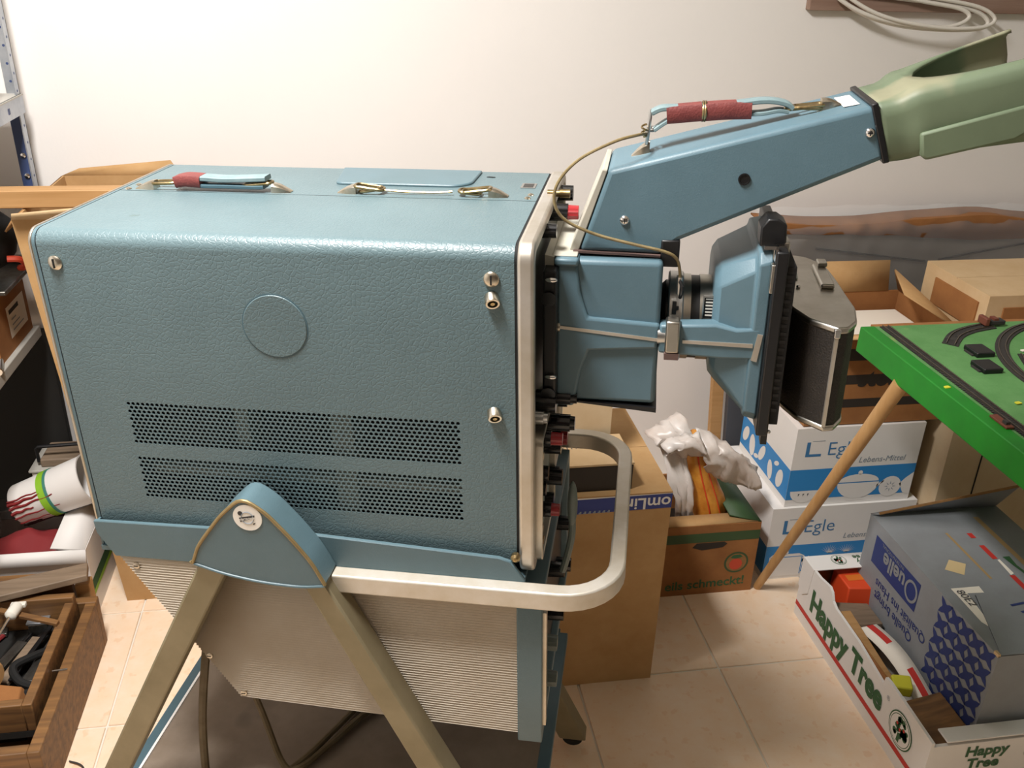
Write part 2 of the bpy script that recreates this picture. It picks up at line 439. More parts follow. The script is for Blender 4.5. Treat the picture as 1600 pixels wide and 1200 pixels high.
# rear and front trim
o_ = rrect(-.001, W+.001, -.002, H+.001, RR+.001, 6); i_ = rrect(.010, W-.010, .009, H-.010, RR-.008, 6)
so(G().ring(o_, i_, 'x', -.0055, -.0015), 'rear_trim', 'alu', bevel=.0012)
so(G().ring(rrect(0, W, -.001, H, RR, 6), i_, 'x', -.0015, .0025), 'rear_frame', 'bluepaint')
so(G().ring(rrect(.0008, W-.0008, 0, H-.0008, RR, 6), i_, 'x', .0025, .004), 'gasket', 'blackmatte')
o_ = rrect(-.003, W+.003, -.020, H+.003, RR+.004, 7); i_ = rrect(.013, W-.013, -.004, H-.013, RR-.006, 7)
ff = so(G().ring(o_, i_, 'x', .569, .588), 'front_frame', 'aluframe', bevel=.004, seg=3)
so(G().ring(rrect(.0005, W-.0005, -.001, H-.0005, RR, 7), i_, 'x', .566, .569), 'gasket', 'blackmatte')
fp = so(G().box(.570, .577, .010, W-.010, -.008, H-.010), 'front_panel', 'panelgrey')
# fasteners on the near side
def fastener(x, z, r=.0088):
    f = so(G().lathe((x, .0005, z), (0, -1, 0), [(0, r), (.0025, r), (.0042, r*.8), (.005, r*.45), (.0052, 0)]), 'fastener', 'nickel')
    so(G().box(x-.0009, x+.0009, -.0054, -.004, z-r*.62, z+r*.62), 'slot', 'blackmatte', f); return f
fastener(.0237, .3754); fastener(.5408, .376)
for z in (.3532, .2105):
    d = Vector((.25, -1, -.55)).normalized(); p = Vector((.541, .0, z))
    f = so(G().lathe(p-d*.003, d, [(0, .0085), (.010, .0085), (.0115, .0078), (.0115, .0058), (.004, .0052)]), 'fastener', 'nickel')
    so(G().cyl(p+d*.002, p+d*.0085, .0026, n=10), 'stud', 'brass', f)
# hatch, slot, label, rivets on top
so(G().prism(roundpoly([(.2685, .342), (.2846, .252), (.452, .252), (.470, .268), (.4715, .342)], [.004, .01, .02, .012, .004]), 'z', H-.001, H+.0035), 'access_lid', 'bluepaint', bevel=.0018)
so(G().prism(roundpoly([(.481, .3145), (.4845, .3185), (.495, .316), (.4925, .312)], .002), 'z', H-.001, H+.0006), 'slot_hole', 'blackmatte')
so(G().box(.537, .5565, .257, .283, H, H+.0009), 'rating_plate', 'satin')
so(G().box(.540, .5535, .2605, .2795, H+.0009, H+.0011), 'plate_print', 'darkgrey')
for x, y in ((-.0 + .0125, .1998), (.0155, .222), (.5535, .2048), (.5555, .222)):
    so(G().lathe((x, y, H), (0, 0, 1), [(0, .0042), (.0012, .004), (.0024, .002), (.0027, 0)], 12), 'rivet', 'nickel')
# carrying handles
def bracket(x0, x1, y, parent, fr=SC):
    """low chrome wedge, high at x1"""
    g = G(); s = 1 if x1 > x0 else -1; L = abs(x1-x0); hw = .009; v = []; f = []
    for k in range(7):
        t = k/6; hh = .0012+.0105*math.sin(min(t, 1)*1.5); ww = hw*(.62+.38*min(1, t*1.6))
        x = x0+s*L*t
        for a, b in ((-1, 0), (-.92, .75), (-.5, 1), (.5, 1), (.92, .75), (1, 0)): v.append((x, y+ww*a, H+hh*b))
    for k in range(6):
        for i in range(5): f.append((k*6+i, k*6+i+1, (k+1)*6+i+1, (k+1)*6+i))
        f.append((k*6+5, k*6, (k+1)*6, (k+1)*6+5))
    f += [tuple(range(6)), tuple(range(36, 42))]
    g.add(v, f); return g.obj('bracket', 'nickel', parent, frame=fr)
def link(c, lx, ly, tilt, parent, fr=SC, mt='brass', r=.0021):
    """wire loop, tilted about y"""
    P = [(math.cos(tilt)*u, v_, math.sin(tilt)*u) for u, v_ in rrect(-lx, lx, -ly, ly, min(lx, ly)*.7, 4)]
    return G().tube([(c[0]+a, c[1]+b, c[2]+d) for a, b, d in P], r, 8, closed=True).obj('ring', mt, parent, frame=fr)
YH = .206
h1 = so(G().tube(bez([(.098, YH, H+.011), (.13, YH, H+.0155), (.17, YH, H+.0145), (.205, YH, H+.0165), (.212, YH, H+.0115)], 5), .0), 'carrying_handle', 'strapblue') if False else None
def strap(path, hw, th, name, mt, parent, fr=SC):
    g = G(); v = []; f = []; P = bez(path, 6); n = len(P)
    for i, p in enumerate(P):
        t = (P[min(i+1, n-1)]-P[max(i-1, 0)]).normalized(); nn = Vector((-t.z, 0, t.x)).normalized()
        for a, b in ((-1, -.6), (-.85, -1), (.85, -1), (1, -.6), (1, .6), (.85, 1), (-.85, 1), (-1, .6)):
            q = p+nn*th*b; v.append((q.x, q.y+hw*a, q.z))
    for i in range(n-1):
        for k in range(8): f.append((i*8+k, i*8+(k+1) % 8, i*8+8+(k+1) % 8, i*8+8+k))
    f += [tuple(range(7, -1, -1)), tuple(range(8*n-8, 8*n))]
    g.add(v, f); return g.obj(name, mt, parent, frame=fr)
ha = strap([(.088, YH, H+.0115), (.115, YH, H+.0165), (.150, YH, H+.0155), (.196, YH, H+.0175), (.209, YH, H+.0185)], .0105, .0032, 'carrying_handle', 'strapblue', sc)
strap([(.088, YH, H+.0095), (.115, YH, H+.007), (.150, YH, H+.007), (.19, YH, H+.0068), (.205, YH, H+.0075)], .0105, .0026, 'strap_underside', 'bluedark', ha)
strap([(.082, YH, H+.011), (.096, YH, H+.0135), (.118, YH, H+.0125)], .0122, .0075, 'sleeve', 'maroon', ha)
bracket(.022, .050, YH, ha); bracket(.240, .209+.006, YH, ha)
link((.064, YH, H+.009), .017, .008, .05, ha); link((.195, YH, H+.0105), .019, .0075, .10, ha)
hb = so(G().tube(bez([(.362, YH+.003, H+.0055), (.385, YH+.004, H+.0035), (.43, YH+.004, H+.003), (.455, YH+.004, H+.005)], 5), .0016, 6), 'carrying_handle', 'brass')
bracket(.302, .328, YH+.006, hb); bracket(.528, .503, YH+.006, hb)
link((.345, YH+.005, H+.008), .019, .0085, -.12, hb); link((.346, YH+.007, H+.005), .014, .0095, .15, hb)
link((.487, YH+.005, H+.008), .019, .0085, .12, hb); link((.478, YH+.007, H+.005), .014, .0095, -.1, hb)
# front panel controls
def knob(y, z, r, x0, x1, tip=None, mt='bakelite', tx=None, skirt=False):
    g = G()
    if skirt: g.cyl((x0, y, z), (x0+.003, y, z), r*1.25, r*1.2, 24)
    g.cyl((x0, y, z), (x1, y, z), r, r*.94, 28, flute=.07)
    k = so(g, 'knob', mt, fp, angle=25)
    if tip: so(G().cyl((x1, y, z), (tx, y, z), r*.8, r*.76, 24, flute=.08), 'knob_cap', tip, k, angle=25)
    return k
knob(.045, .1845, .0085, .578, .594, 'satin', tx=.599, mt='satin'); knob(.075, .189, .012, .578, .606, mt='bakelite'); knob(.10, .186, .009, .578, .622, mt='bakelite', tip='bakelite', tx=.63)
knob(.05, .1535, .0105, .578, .603, 'redknob', tx=.617, skirt=True); knob(.10, .150, .012, .578, .622, 'bakelite', tx=.628)
knob(.048, .1285, .0055, .578, .594, mt='nickel'); knob(.05, .103, .0105, .578, .600, mt='bakelite', skirt=True); knob(.052, .079, .010, .578, .597, mt='bakelite')
knob(.05, .0495, .0105, .578, .604, 'redknob', tx=.6145, skirt=True); knob(.046, .0225, .0058, .578, .594, mt='nickel'); knob(.046, .004, .0062, .578, .595, mt='brass')
knob(.11, .110, .012, .578, .61); knob(.11, .062, .012, .578, .612); knob(.12, .02, .010, .578, .60); knob(.17, .09, .014, .578, .604, 'redknob', tx=.613)
knob(.17, .03, .012, .578, .602); knob(.23, .06, .012, .578, .602); knob(.23, .13, .012, .578, .602); knob(.29, .09, .014, .578, .602); knob(.29, .03, .01, .578, .60)
knob(.20, .3985, .0115, .578, .606, 'redknob', tx=.6195, skirt=True); knob(.12, .397, .009, .578, .60); knob(.30, .398, .011, .578, .604)
c_ = so(G().cyl((.577, .20, .4245-.02), (.577, .20, .4245-.02), .001, n=3), 'x', 'nickel') if False else None
so(G().lathe((.577, .225, .416), (1, 0, 0), [(0, .0045), (.016, .0045), (.016, .0058), (.029, .0058), (.029, .0035), (.024, .003)], 16), 'terminal_post', 'brass', fp)
so(G().ring(rrect(.018, .175, -.012, .168, .010, 4), rrect(.0215, .1715, -.008, .164, .008, 4), 'x', .577, .5965), 'plug_in_frame', 'alu', fp, bevel=.0012)
so(G().box(.577, .588, .022, .171, -.0075, .163), 'plug_in_panel', 'panelgrey', fp)

# ---------------------------------------------------------------- oscilloscope camera clamped on the screen
oc = thing('oscilloscope_camera', 'blue oscilloscope camera with viewing hood clamped to the scope front', 'camera', SC @ Matrix.Translation((.59, .182, .18)))
def co(g, name, mt, parent=oc, **k): return g.obj(name, mt, parent, frame=SC, **k)
YC = .182; Y0, Y1 = .097, .267
mb = co(G().box(.5885, .605, .075, .289, .188, .362), 'mounting_bezel', 'black', bevel=.003)
for z in (.352, .227):
    co(G().ball((.599, .0725, z), (.0075, .004, .0032)), 'latch_stud', 'chrome', mb)
    co(G().lathe((.596, .0755, z-.024), (0, -1, 0), [(0, .009), (.004, .009), (.004, .006)], 18), 'latch_cap', 'bakelite', mb)
co(G().cyl((.600, .1, .283), (.6075, .1, .283), .0065, n=16), 'hinge_pin', 'nickel', mb)
core = co(G().box(.603, .7275, Y0+.006, Y1-.006, .182, .368), 'housing', 'bluecast', bevel=.006, seg=3)
ribp = [(.603, .176), (.626, .176), (.634, .225), (.6435, .2535), (.7255, .260), (.7275, .292), (.641, .297), (.631, .33), (.6255, .372), (.603, .372)]
co(G().prism(ribp, 'y', Y0, Y1), 'housing_rib', 'bluecast', core, bevel=.0035, seg=2)
co(G().box(.596, .606, Y0-.004, Y1+.004, .1745, .1835), 'flange', 'bluecast', core, bevel=.002)
co(G().box(.600, .6285, Y0-.004, Y1+.004, .362, .3715), 'flange', 'bluecast', core, bevel=.003)
co(G().box(.5965, .6265, Y0+.004, Y1-.004, .3713, .3735), 'dust_cover', 'dustycream', core, bevel=.001)
co(G().hexa([(.5885, Y0, .362), (.5995, Y0, .362), (.5995, Y1, .362), (.5885, Y1, .362), (.5885, Y0, .3745), (.5995, Y0, .3725), (.5995, Y1, .3725), (.5885, Y1, .3745)]), 'bezel_top', 'dustycream', core)
co(G().prism([(.6075, .2815), (.726, .2705), (.726, .2745), (.6075, .2855)], 'y', Y0-.0009, Y0+.002), 'trim_strip', 'aluframe', core)
co(G().prism([(.628, .180), (.7295, .1715), (.7295, .178), (.632, .182)], 'y', Y0+.004, Y1-.004), 'base_plate', 'black', core)
co(G().prism([(.620, .372), (.7235, .3695), (.7235, .372), (.620, .3745)], 'y', .117, .248), 'gasket_strip', 'gasket', core)
# viewing tunnel
TA = [(.627, .3725), (.6585, .4705), (.9405, .5455), (.9605, .4895), (.745, .390), (.722, .3725)]
tun = co(G().prism(TA, 'y', .12, .245), 'viewing_tunnel', 'bluecast', bevel=.006, seg=3)
co(G().prism([(.6155, .3735), (.6265, .3735), (.6575, .4695), (.6515, .4705)], 'y', .1225, .2425), 'end_plate', 'dustycream', tun, bevel=.001)
def rscrew(x, z, r, mt='chrome', y=.12):
    s_ = co(G().lathe((x, y+.0005, z), (0, -1, 0), [(0, r), (.0012, r), (.0032, r*.75), (.0042, r*.35), (.0043, 0)], 18), 'screw', mt, tun)
    if mt == 'chrome':
        co(G().box(x-.0006, x+.0006, y-.0042, y-.003, z-r*.5, z+r*.5).box(x-r*.5, x+r*.5, y-.0042, y-.003, z-.0006, z+.0006), 'screw_cross', 'blackmatte', s_)
rscrew(.6795, .4125, .0058); rscrew(.9395, .5175, .0055)
co(G().lathe((.8115, .1203, .464), (0, -1, 0), [(0, .0068), (.002, .0068), (.002, .0052), (.0009, .005)], 20), 'socket', 'black', tun)
co(G().box(.7235, .7455, .118, .15, .3575, .3905), 'release_socket', 'black', tun, bevel=.002)
co(G().hexa([(.897, .165, .5375), (.923, .165, .5441), (.923, .225, .5441), (.897, .225, .5375), (.897, .165, .5382), (.923, .165, .5449), (.923, .225, .5449), (.897, .225, .5382)]) if False else
   G().add([(.914, .150, .5395), (.930, .146, .5436), (.930, .212, .5436), (.914, .216, .5395)], [(0, 1, 2, 3)]), 'type_plate', 'boxwhite', tun)
# rubber viewing hood
ax = Vector((.9405-.6585, 0, .5455-.4705)).normalized(); nz_ = Vector((-ax.z, 0, ax.x))
co(G().prism([(.936, .5475), (.943, .5495), (.9645, .4865), (.9575, .4845)], 'y', .117, .248), 'hood_collar', 'black', tun, bevel=.0015)
def hoodloft(st, n):
    g = G(); v = []; f = []
    for row in st: v += row
    for k in range(len(st)-1):
        for i in range(n-1): f.append((k*n+i, k*n+i+1, (k+1)*n+i+1, (k+1)*n+i))
    g.add(v, f); return g
st = []
for k in range(25):
    t = k/24; x = .942+t*.165
    # flare after the neck
    e = min(1, max(0, (t-.13)/.12)); e = e*e*(3-2*e)
    yn = .120-.006*e; yf = .245+.012*e+.015*t
    zt = .5455+(x-.942)*.275+.006*e; zb = .4895+(x-.962)*.16+.004*e
    # notch in the top for the forehead
    q = max(0, (t-.30)/.70); wn = .062*math.sqrt(max(0, 1-(1-min(q*1.5, 1))**2)) if q > 0 else 0
    ym = .188; a = max(yn+.012, ym-wn*.92); b = min(yf-.004, ym+wn*1.08)
    zfar = zt+.012*q
    row = [(x, a, zt+.001), (x, (a+yn+.006)/2, zt+.001), (x, yn+.006, zt), (x, yn+.001, zt-.006), (x+.006, yn, zt-.014), (x+.010, yn, (zt+zb)/2), (x+.014, yn+.001, zb+.008), (x+.016, yn+.006, zb),
           (x+.016, yf-.006, zb), (x+.014, yf, zb+.008), (x+.006, yf, zt-.014), (x, yf-.001, zfar-.006), (x, yf-.006, zfar), (x, max(b, (b+yf)/2-.004), zfar+.001), (x, b, zfar+.001)]
    st.append(row)
hd = co(hoodloft(st, 15), 'eye_hood', 'rubbergreen', tun, solid=.004, angle=60)
g = G()
for k in range(2): pass
lower = [(.989, .5195), (.9935, .496), (.999, .491), (1.084, .514), (1.108, .530), (1.108, .556)]
co(G().prism(lower, 'y', .1085, .262), 'hood_skirt', 'rubbergreen', tun, bevel=.003)
# handle on the tunnel
def TZ(x): return .4705+(x-.6585)*.266
def tbr(x0, x1):
    g = G(); s = 1 if x1 > x0 else -1; v = []; f = []
    for k in range(7):
        t = k/6; hh = .001+.0115*math.sin(t*1.5); ww = .009*(.6+.4*min(1, t*1.6)); x = x0+(x1-x0)*t
        for a, b in ((-1, 0), (-.9, .75), (-.5, 1), (.5, 1), (.9, .75), (1, 0)): v.append((x, .172+ww*a, TZ(x)+hh*b))
    for k in range(6):
        for i in range(5): f.append((k*6+i, k*6+i+1, (k+1)*6+i+1, (k+1)*6+i))
        f.append((k*6+5, k*6, (k+1)*6, (k+1)*6+5))
    f += [tuple(range(6)), tuple(range(36, 42))]
    g.add(v, f); return g
YT = .172
hh = strap([(.7045, YT, .5275), (.716, YT, .5325), (.735, YT, .5335), (.790, YT, .5375), (.830, YT, .5425), (.853, YT, .540), (.862, YT, .5345)], .011, .0028, 'tunnel_handle', 'strapblue', tun)
strap([(.708, YT, .508), (.724, YT, .519), (.745, YT, .527), (.790, YT, .5275), (.826, YT, .5285), (.846, YT, .532), (.858, YT, .531)], .0105, .0022, 'strap_underside', 'strapblue', hh)
strap([(.7215, YT, .5255), (.742, YT, .5275), (.7615, YT, .5295)], .0125, .0095, 'sleeve', 'maroon', hh)
strap([(.7655, YT, .5295), (.79, YT, .5315), (.8165, YT, .5325)], .0125, .0095, 'sleeve', 'maroon', hh)
g = G()
for x in (.7625, .765): g.tube([(x, YT+.0135*math.cos(a_*.5236), .5295+.0108*math.sin(a_*.5236)) for a_ in range(12)], .0016, 6, closed=True)
co(g, 'binding_wire', 'brass', hh)
co(tbr(.683, .704), 'bracket', 'nickel', hh); co(tbr(.915, .893), 'bracket', 'nickel', hh)
link((.7045, YT, .5085), .004, .009, 0, hh, mt='satin')
co(G().tube(rp := [(.7015+.004*math.sin(a_*.5236)*.4, YT+.010*math.cos(a_*.5236), .5085+.020*math.sin(a_*.5236)) for a_ in range(12)], .0022, 8, closed=True), 'ring', 'satin', hh)
link((.876, YT, .5365), .021, .0085, .12, hh, r=.0024); link((.879, YT, .5355), .016, .0095, -.02, hh, r=.002)
# cable release
cr_ = [(.6985, YT-.01, .5045), (.690, .135, .508), (.664, .117, .5035), (.6252, .112, .4838), (.602, .108, .458), (.5985, .106, .434), (.6116, .108, .4135), (.646, .112, .397), (.6915, .112, .3862), (.728, .112, .3785), (.7425, .116, .369), (.7475, .121, .352), (.7485, .125, .335)]
cb = co(G().tube(bez(cr_, 6), .0019, 8), 'cable_release', 'wirebrown')
co(G().cyl((.7482, .124, .345), (.7485, .127, .322), .0042, .0036, 12), 'ferrule', 'satin', cb)
g = G().tube([(.6965+.003*math.sin(a_*.9), YT-.012+.004*math.cos(a_*.9), .5005+.002*a_*.5) for a_ in range(16)], .0012, 6)
co(g, 'wire_tie', 'brass', cb)
# lens and shutter
LZ = .272
lens = co(G().lathe((.728, YC, LZ), (1, 0, 0), [(0, .040), (.006, .046), (.010, .046), (.010, .050)], 40), 'lens_mount', 'black')
co(G().lathe((.737, YC, LZ), (1, 0, 0), [(0, .056), (.0015, .0575), (.017, .0575), (.0185, .056)], 48), 'shutter_ring', 'satin', lens)
co(G().lathe((.7555, YC, LZ), (1, 0, 0), [(0, .0545), (.009, .0545)], 48), 'speed_ring', 'chromedull', lens)
co(G().lathe((.7645, YC, LZ), (1, 0, 0), [(0, .053), (.011, .053)], 48), 'speed_scale', 'black', lens)
co(G().lathe((.7755, YC, LZ), (1, 0, 0), [(0, .0545), (.020, .0545), (.021, .053)], 48), 'aperture_ring', 'chromedull', lens)
co(G().box(.779, .7925, YC-.052, YC-.0505, .290, .318), 'scale_window', 'black', lens)
co(G().ring(rrect(.778, .7935, .2888, .3195, .001, 1), rrect(.7795, .792, .2905, .3175, .001, 1), 'y', YC-.0535, YC-.05), 'window_frame', 'satin', lens)
g = G()
for k in range(6): g.box(.7815, .790, YC-.0526, YC-.0519, .2935+k*.0042, .2952+k*.0042)
co(g, 'scale_marks', 'offwhite', lens)
co(G().box(.7415, .7465, YC-.0585, YC-.055, .296, .312).box(.7465, .7495, YC-.0585, YC-.055, .302, .306), 'pointer_mark', 'black', lens)
co(G().tube([(.750, YC-.058, .318), (.751, YC-.064, .325), (.7515, YC-.066, .335), (.7485, YC-.062, .340)], .0022, 8), 'cocking_lever', 'black', lens)
# bridge bar with clamp
br = co(G().prism([(.7275, .2555), (.7275, .292), (.7935, .2955), (.818, .290), (.8465, .293), (.8465, .2525), (.80, .2515)], 'y', .0962, .118), 'bridge_bar', 'bluecast', bevel=.003)
co(G().prism([(.7555, .2705), (.838, .2685), (.838, .2735), (.7555, .2745)], 'y', .0945, .099).prism([(.8375, .2525), (.8445, .2505), (.8485, .2855), (.8425, .2865)], 'y', .0945, .099), 'trim_strip', 'aluframe', br)
co(G().cyl((.7255, .105, .276), (.738, .105, .276), .011, n=20), 'clamp_barrel', 'satin', br)
cl = co(G().box(.7345, .7515, .088, .108, .259, .300), 'clamp_block', 'chromedull', br, bevel=.0025)
co(G().box(.7345, .7515, .0885, .1075, .2505, .2585), 'clamp_foot', 'gasket', cl)
# camera back body: flared frustum
def sect(x, y0, y1, z0, z1, c):
    return [(x, y0+c, z0), (x, y1-c, z0), (x, y1, z0+c), (x, y1, z1-c), (x, y1-c, z1), (x, y0+c, z1), (x, y0, z1-c), (x, y0, z0+c)]
secs = [sect(.790, .116, .248, .2185, .352, .02), sect(.797, .108, .256, .212, .360, .02), sect(.834, .100, .264, .177, .376, .014), sect(.8365, .0965, .270, .170, .383, .012), sect(.8515, .0965, .270, .166, .386, .012)]
g = G(); v = []
for s_ in secs: v += s_
f = [tuple(range(8)), tuple(range(32, 40))]
for k in range(4):
    for i in range(8): f.append((k*8+i, k*8+(i+1) % 8, k*8+8+(i+1) % 8, k*8+8+i))
bk = co(g.add(v, f), 'camera_back_body', 'bluecast', bevel=.003)
fb = co(G().box(.8515, .8655, .080, .288, .158, .392), 'film_back_frame', 'black', bevel=.002)
co(G().box(.8655, .8765, .086, .282, .172, .374), 'film_back_plate', 'blackmatte', fb, bevel=.001)
g = G()
for k in range(18): g.box(.8665, .8735, .0855, .0868, .19+k*.010, .194+k*.010)
co(g, 'index_teeth', 'black', fb)
co(G().prism([(.834, .392), (.8335, .414), (.841, .4245), (.852, .4245), (.862, .418), (.8635, .392)], 'y', .10, .135), 'latch_block', 'black', fb, bevel=.002)
co(G().box(.850, .868, .10, .13, .372, .398), 'latch_base', 'chromedull', fb, bevel=.002)
co(G().box(.8375, .8535, .083, .090, .394, .398).box(.8505, .8535, .083, .090, .380, .398), 'corner_clip', 'chrome', fb)
co(G().box(.848, .858, .083, .094, .342, .376), 'slide_latch', 'chromedull', fb, bevel=.001)
co(G().box(.8585, .866, .084, .10, .145, .175), 'lower_latch', 'black', fb)
co(G().ball((.867, .084, .163), .0025), 'pin', 'satin', fb)
# roll film back
plan = [(.8765, .33), (.8765, .20), (.885, .145), (.901, .1085), (.9295, .0815), (.943, .0855), (.9555, .107), (.9615, .150), (.9585, .196), (.9555, .262), (.950, .315), (.93, .35), (.90, .36)]
plan = roundpoly(plan, [.004, .01, .01, .004, .002, .003, .005, .008, .01, .02, .02, .01, .01], 3)
cxp = sum(p[0] for p in plan)/len(plan); cyp = sum(p[1] for p in plan)/len(plan)
inset = [(cxp+(a-cxp)*.965, cyp+(b-cyp)*.985) for a, b in plan]
pb = co(G().prism(inset, 'z', .176, .298), 'film_pack_body', 'leatherette')
co(G().prism(plan, 'z', .2955, .304), 'top_cap', 'chromedull', pb, bevel=.0025)
co(G().prism(plan, 'z', .168, .176), 'bottom_cap', 'chromedull', pb, bevel=.0025)
co(G().box(.9275, .9315, .0795, .0845, .176, .298), 'corner_trim', 'aluframe', pb)
co(G().box(.926, .933, .0785, .085, .292, .303), 'corner_catch', 'chrome', pb, bevel=.001)
co(G().prism(roundpoly([(.930, .215), (.947, .215), (.947, .30), (.930, .30)], .003), 'z', .304, .3105), 'film_lever', 'chromedull', pb, bevel=.002)
co(G().box(.9355, .9475, .285, .305, .3105, .316), 'lever_tab', 'chromedull', pb, bevel=.001)
co(G().prism(roundpoly([(.884, .255), (.905, .245), (.910, .31), (.888, .325)], .004), 'z', .304, .3062), 'film_door', 'gasket' if False else 'panelgrey', pb)
for p in ((.902, .216), (.903, .29)): co(G().ball((p[0], p[1], .3055), .0028), 'rivet', 'chrome', pb)

# ---------------------------------------------------------------- test probe hanging on the scope front
pr = thing('test_probe', 'grey oval probe head with grey lead hanging at the scope front', 'probe', SC @ Matrix.Translation((.628, .075, .02)))
G().ball((.629, .075, .043), (.0068, .009, .035), 16, 12).obj('probe_head', 'greyknob', pr, frame=SC)
G().tube(bez([(.629, .075, .02), (.629, .074, -.005), (.624, .07, -.035), (.618, .068, -.06)], 5), .0048, 8).obj('lead', 'greyknob', pr, frame=SC)

# ---------------------------------------------------------------- the cart
ct = thing('instrument_cart', 'blue and aluminium instrument cart with ribbed side carrying the oscilloscope', 'cart', SC @ Matrix.Translation((.25, .18, -.70)))
def cj(g, name, mt, parent=ct, **k): return g.obj(name, mt, parent, frame=SC, **k)
tr = cj(G().box(0, .577, -.010, W+.010, -.0275, -.0205), 'tray', 'bluepaint')
ap = [(-.001, .021), (.30, .0265), (.545, .0135), (.560, .0085), (.578, -.0185), (.578, -.034), (.02, -.034), (0, .002)]
cj(G().prism(ap, 'y', -.0135, -.0075), 'apron', 'bluepaint', tr, bevel=.0012, seg=1)
cj(G().prism(ap, 'y', W+.0075, W+.0135), 'apron', 'bluepaint', tr, bevel=.0012, seg=1)
cj(G().box(0, .003, -.0075, W+.0075, -.0205, .018), 'rear_lip', 'bluepaint', tr)
cj(G().lathe((.5655, -.006, .0135), (0, -1, 0), [(0, .006), (.006, .006), (.009, .003), (.0095, 0)], 14), 'thumb_screw', 'brass', tr)
# push handle: near rail, front bar, far rail
def arcp(cx, cy, r, a0, a1, n=8): return [(cx+r*math.cos(R_(a0+(a1-a0)*i/n)), cy+r*math.sin(R_(a0+(a1-a0)*i/n))) for i in range(n+1)]
path = [(.315, -.024), (.50, -.024), (.60, -.024)]+arcp(.622, .046, .070, -90, 0)+[(.692, .15), (.692, .25)]+arcp(.622, .318, .070, 0, 90)+[(.60, .388), (.40, .388)]
cj(G().strip(path, .0105, -.046, -.019), 'push_handle', 'aluhandle', bevel=.0025, seg=2)
# ribbed compartment side
def ribpanel(y, sgn):
    g = G(); v = []; n = 57; zt, zb0, zb1 = -.030, -.2685, -.2815
    for k in range(n*2+1):
        t = k/(n*2); za = zt+(zb0-zt)*t; zb = zt+(zb1-zt)*t
        xl = .020+(.1625-.020)*t; d = .0024 if k % 2 else 0
        v += [(xl, y+sgn*d, za), (.5665, y+sgn*d, zb)]
    g.add(v, [(2*k, 2*k+1, 2*k+3, 2*k+2) for k in range(n*2)]); return g
cp = cj(G().prism([(.03, -.032), (.166, -.264), (.564, -.277), (.564, -.032)], 'y', -.0065, W+.0065), 'compartment', 'darkgrey')
cj(ribpanel(-.0105, 1), 'ribbed_panel', 'ribbed', cp, smooth=False)
cj(ribpanel(W+.0105, -1), 'ribbed_panel', 'ribbed', cp, smooth=False)
for x, z in ((.0455, -.0495), (.1265, -.1975), (.1685, -.2615)):
    s_ = cj(G().lathe((x, -.0095, z), (0, -1, 0), [(0, .0052), (.0018, .0048), (.0026, .003), (.0027, 0)], 14), 'panel_screw', 'alu', cp)
    cj(G().box(x-.003, x+.003, -.0126, -.0115, z-.0006, z+.0006), 'slot', 'blackmatte', s_)
cf = cj(G().ring(rrect(-.013, W+.013, -.2965, -.046, .004, 2), rrect(.010, W-.010, -.280, -.058, .004, 2), 'x', .5665, .600), 'compartment_frame', 'bluepaint', bevel=.0015)
cj(G().box(.585, .590, .008, W-.008, -.282, -.056), 'compartment_face', 'black', cf)
for (y, z) in ((.05, -.10), (.05, -.17), (.05, -.235), (.15, -.12), (.15, -.2), (.27, -.12), (.27, -.2)):
    cj(G().cyl((.590, y, z), (.614, y, z), .012, .011, 24, flute=.06), 'knob', 'bakelite' if y > .1 else 'greyknob', cf)
cj(G().box(.600, .6045, -.004, .008, -.27, -.075), 'door_edge', 'alu', cf)
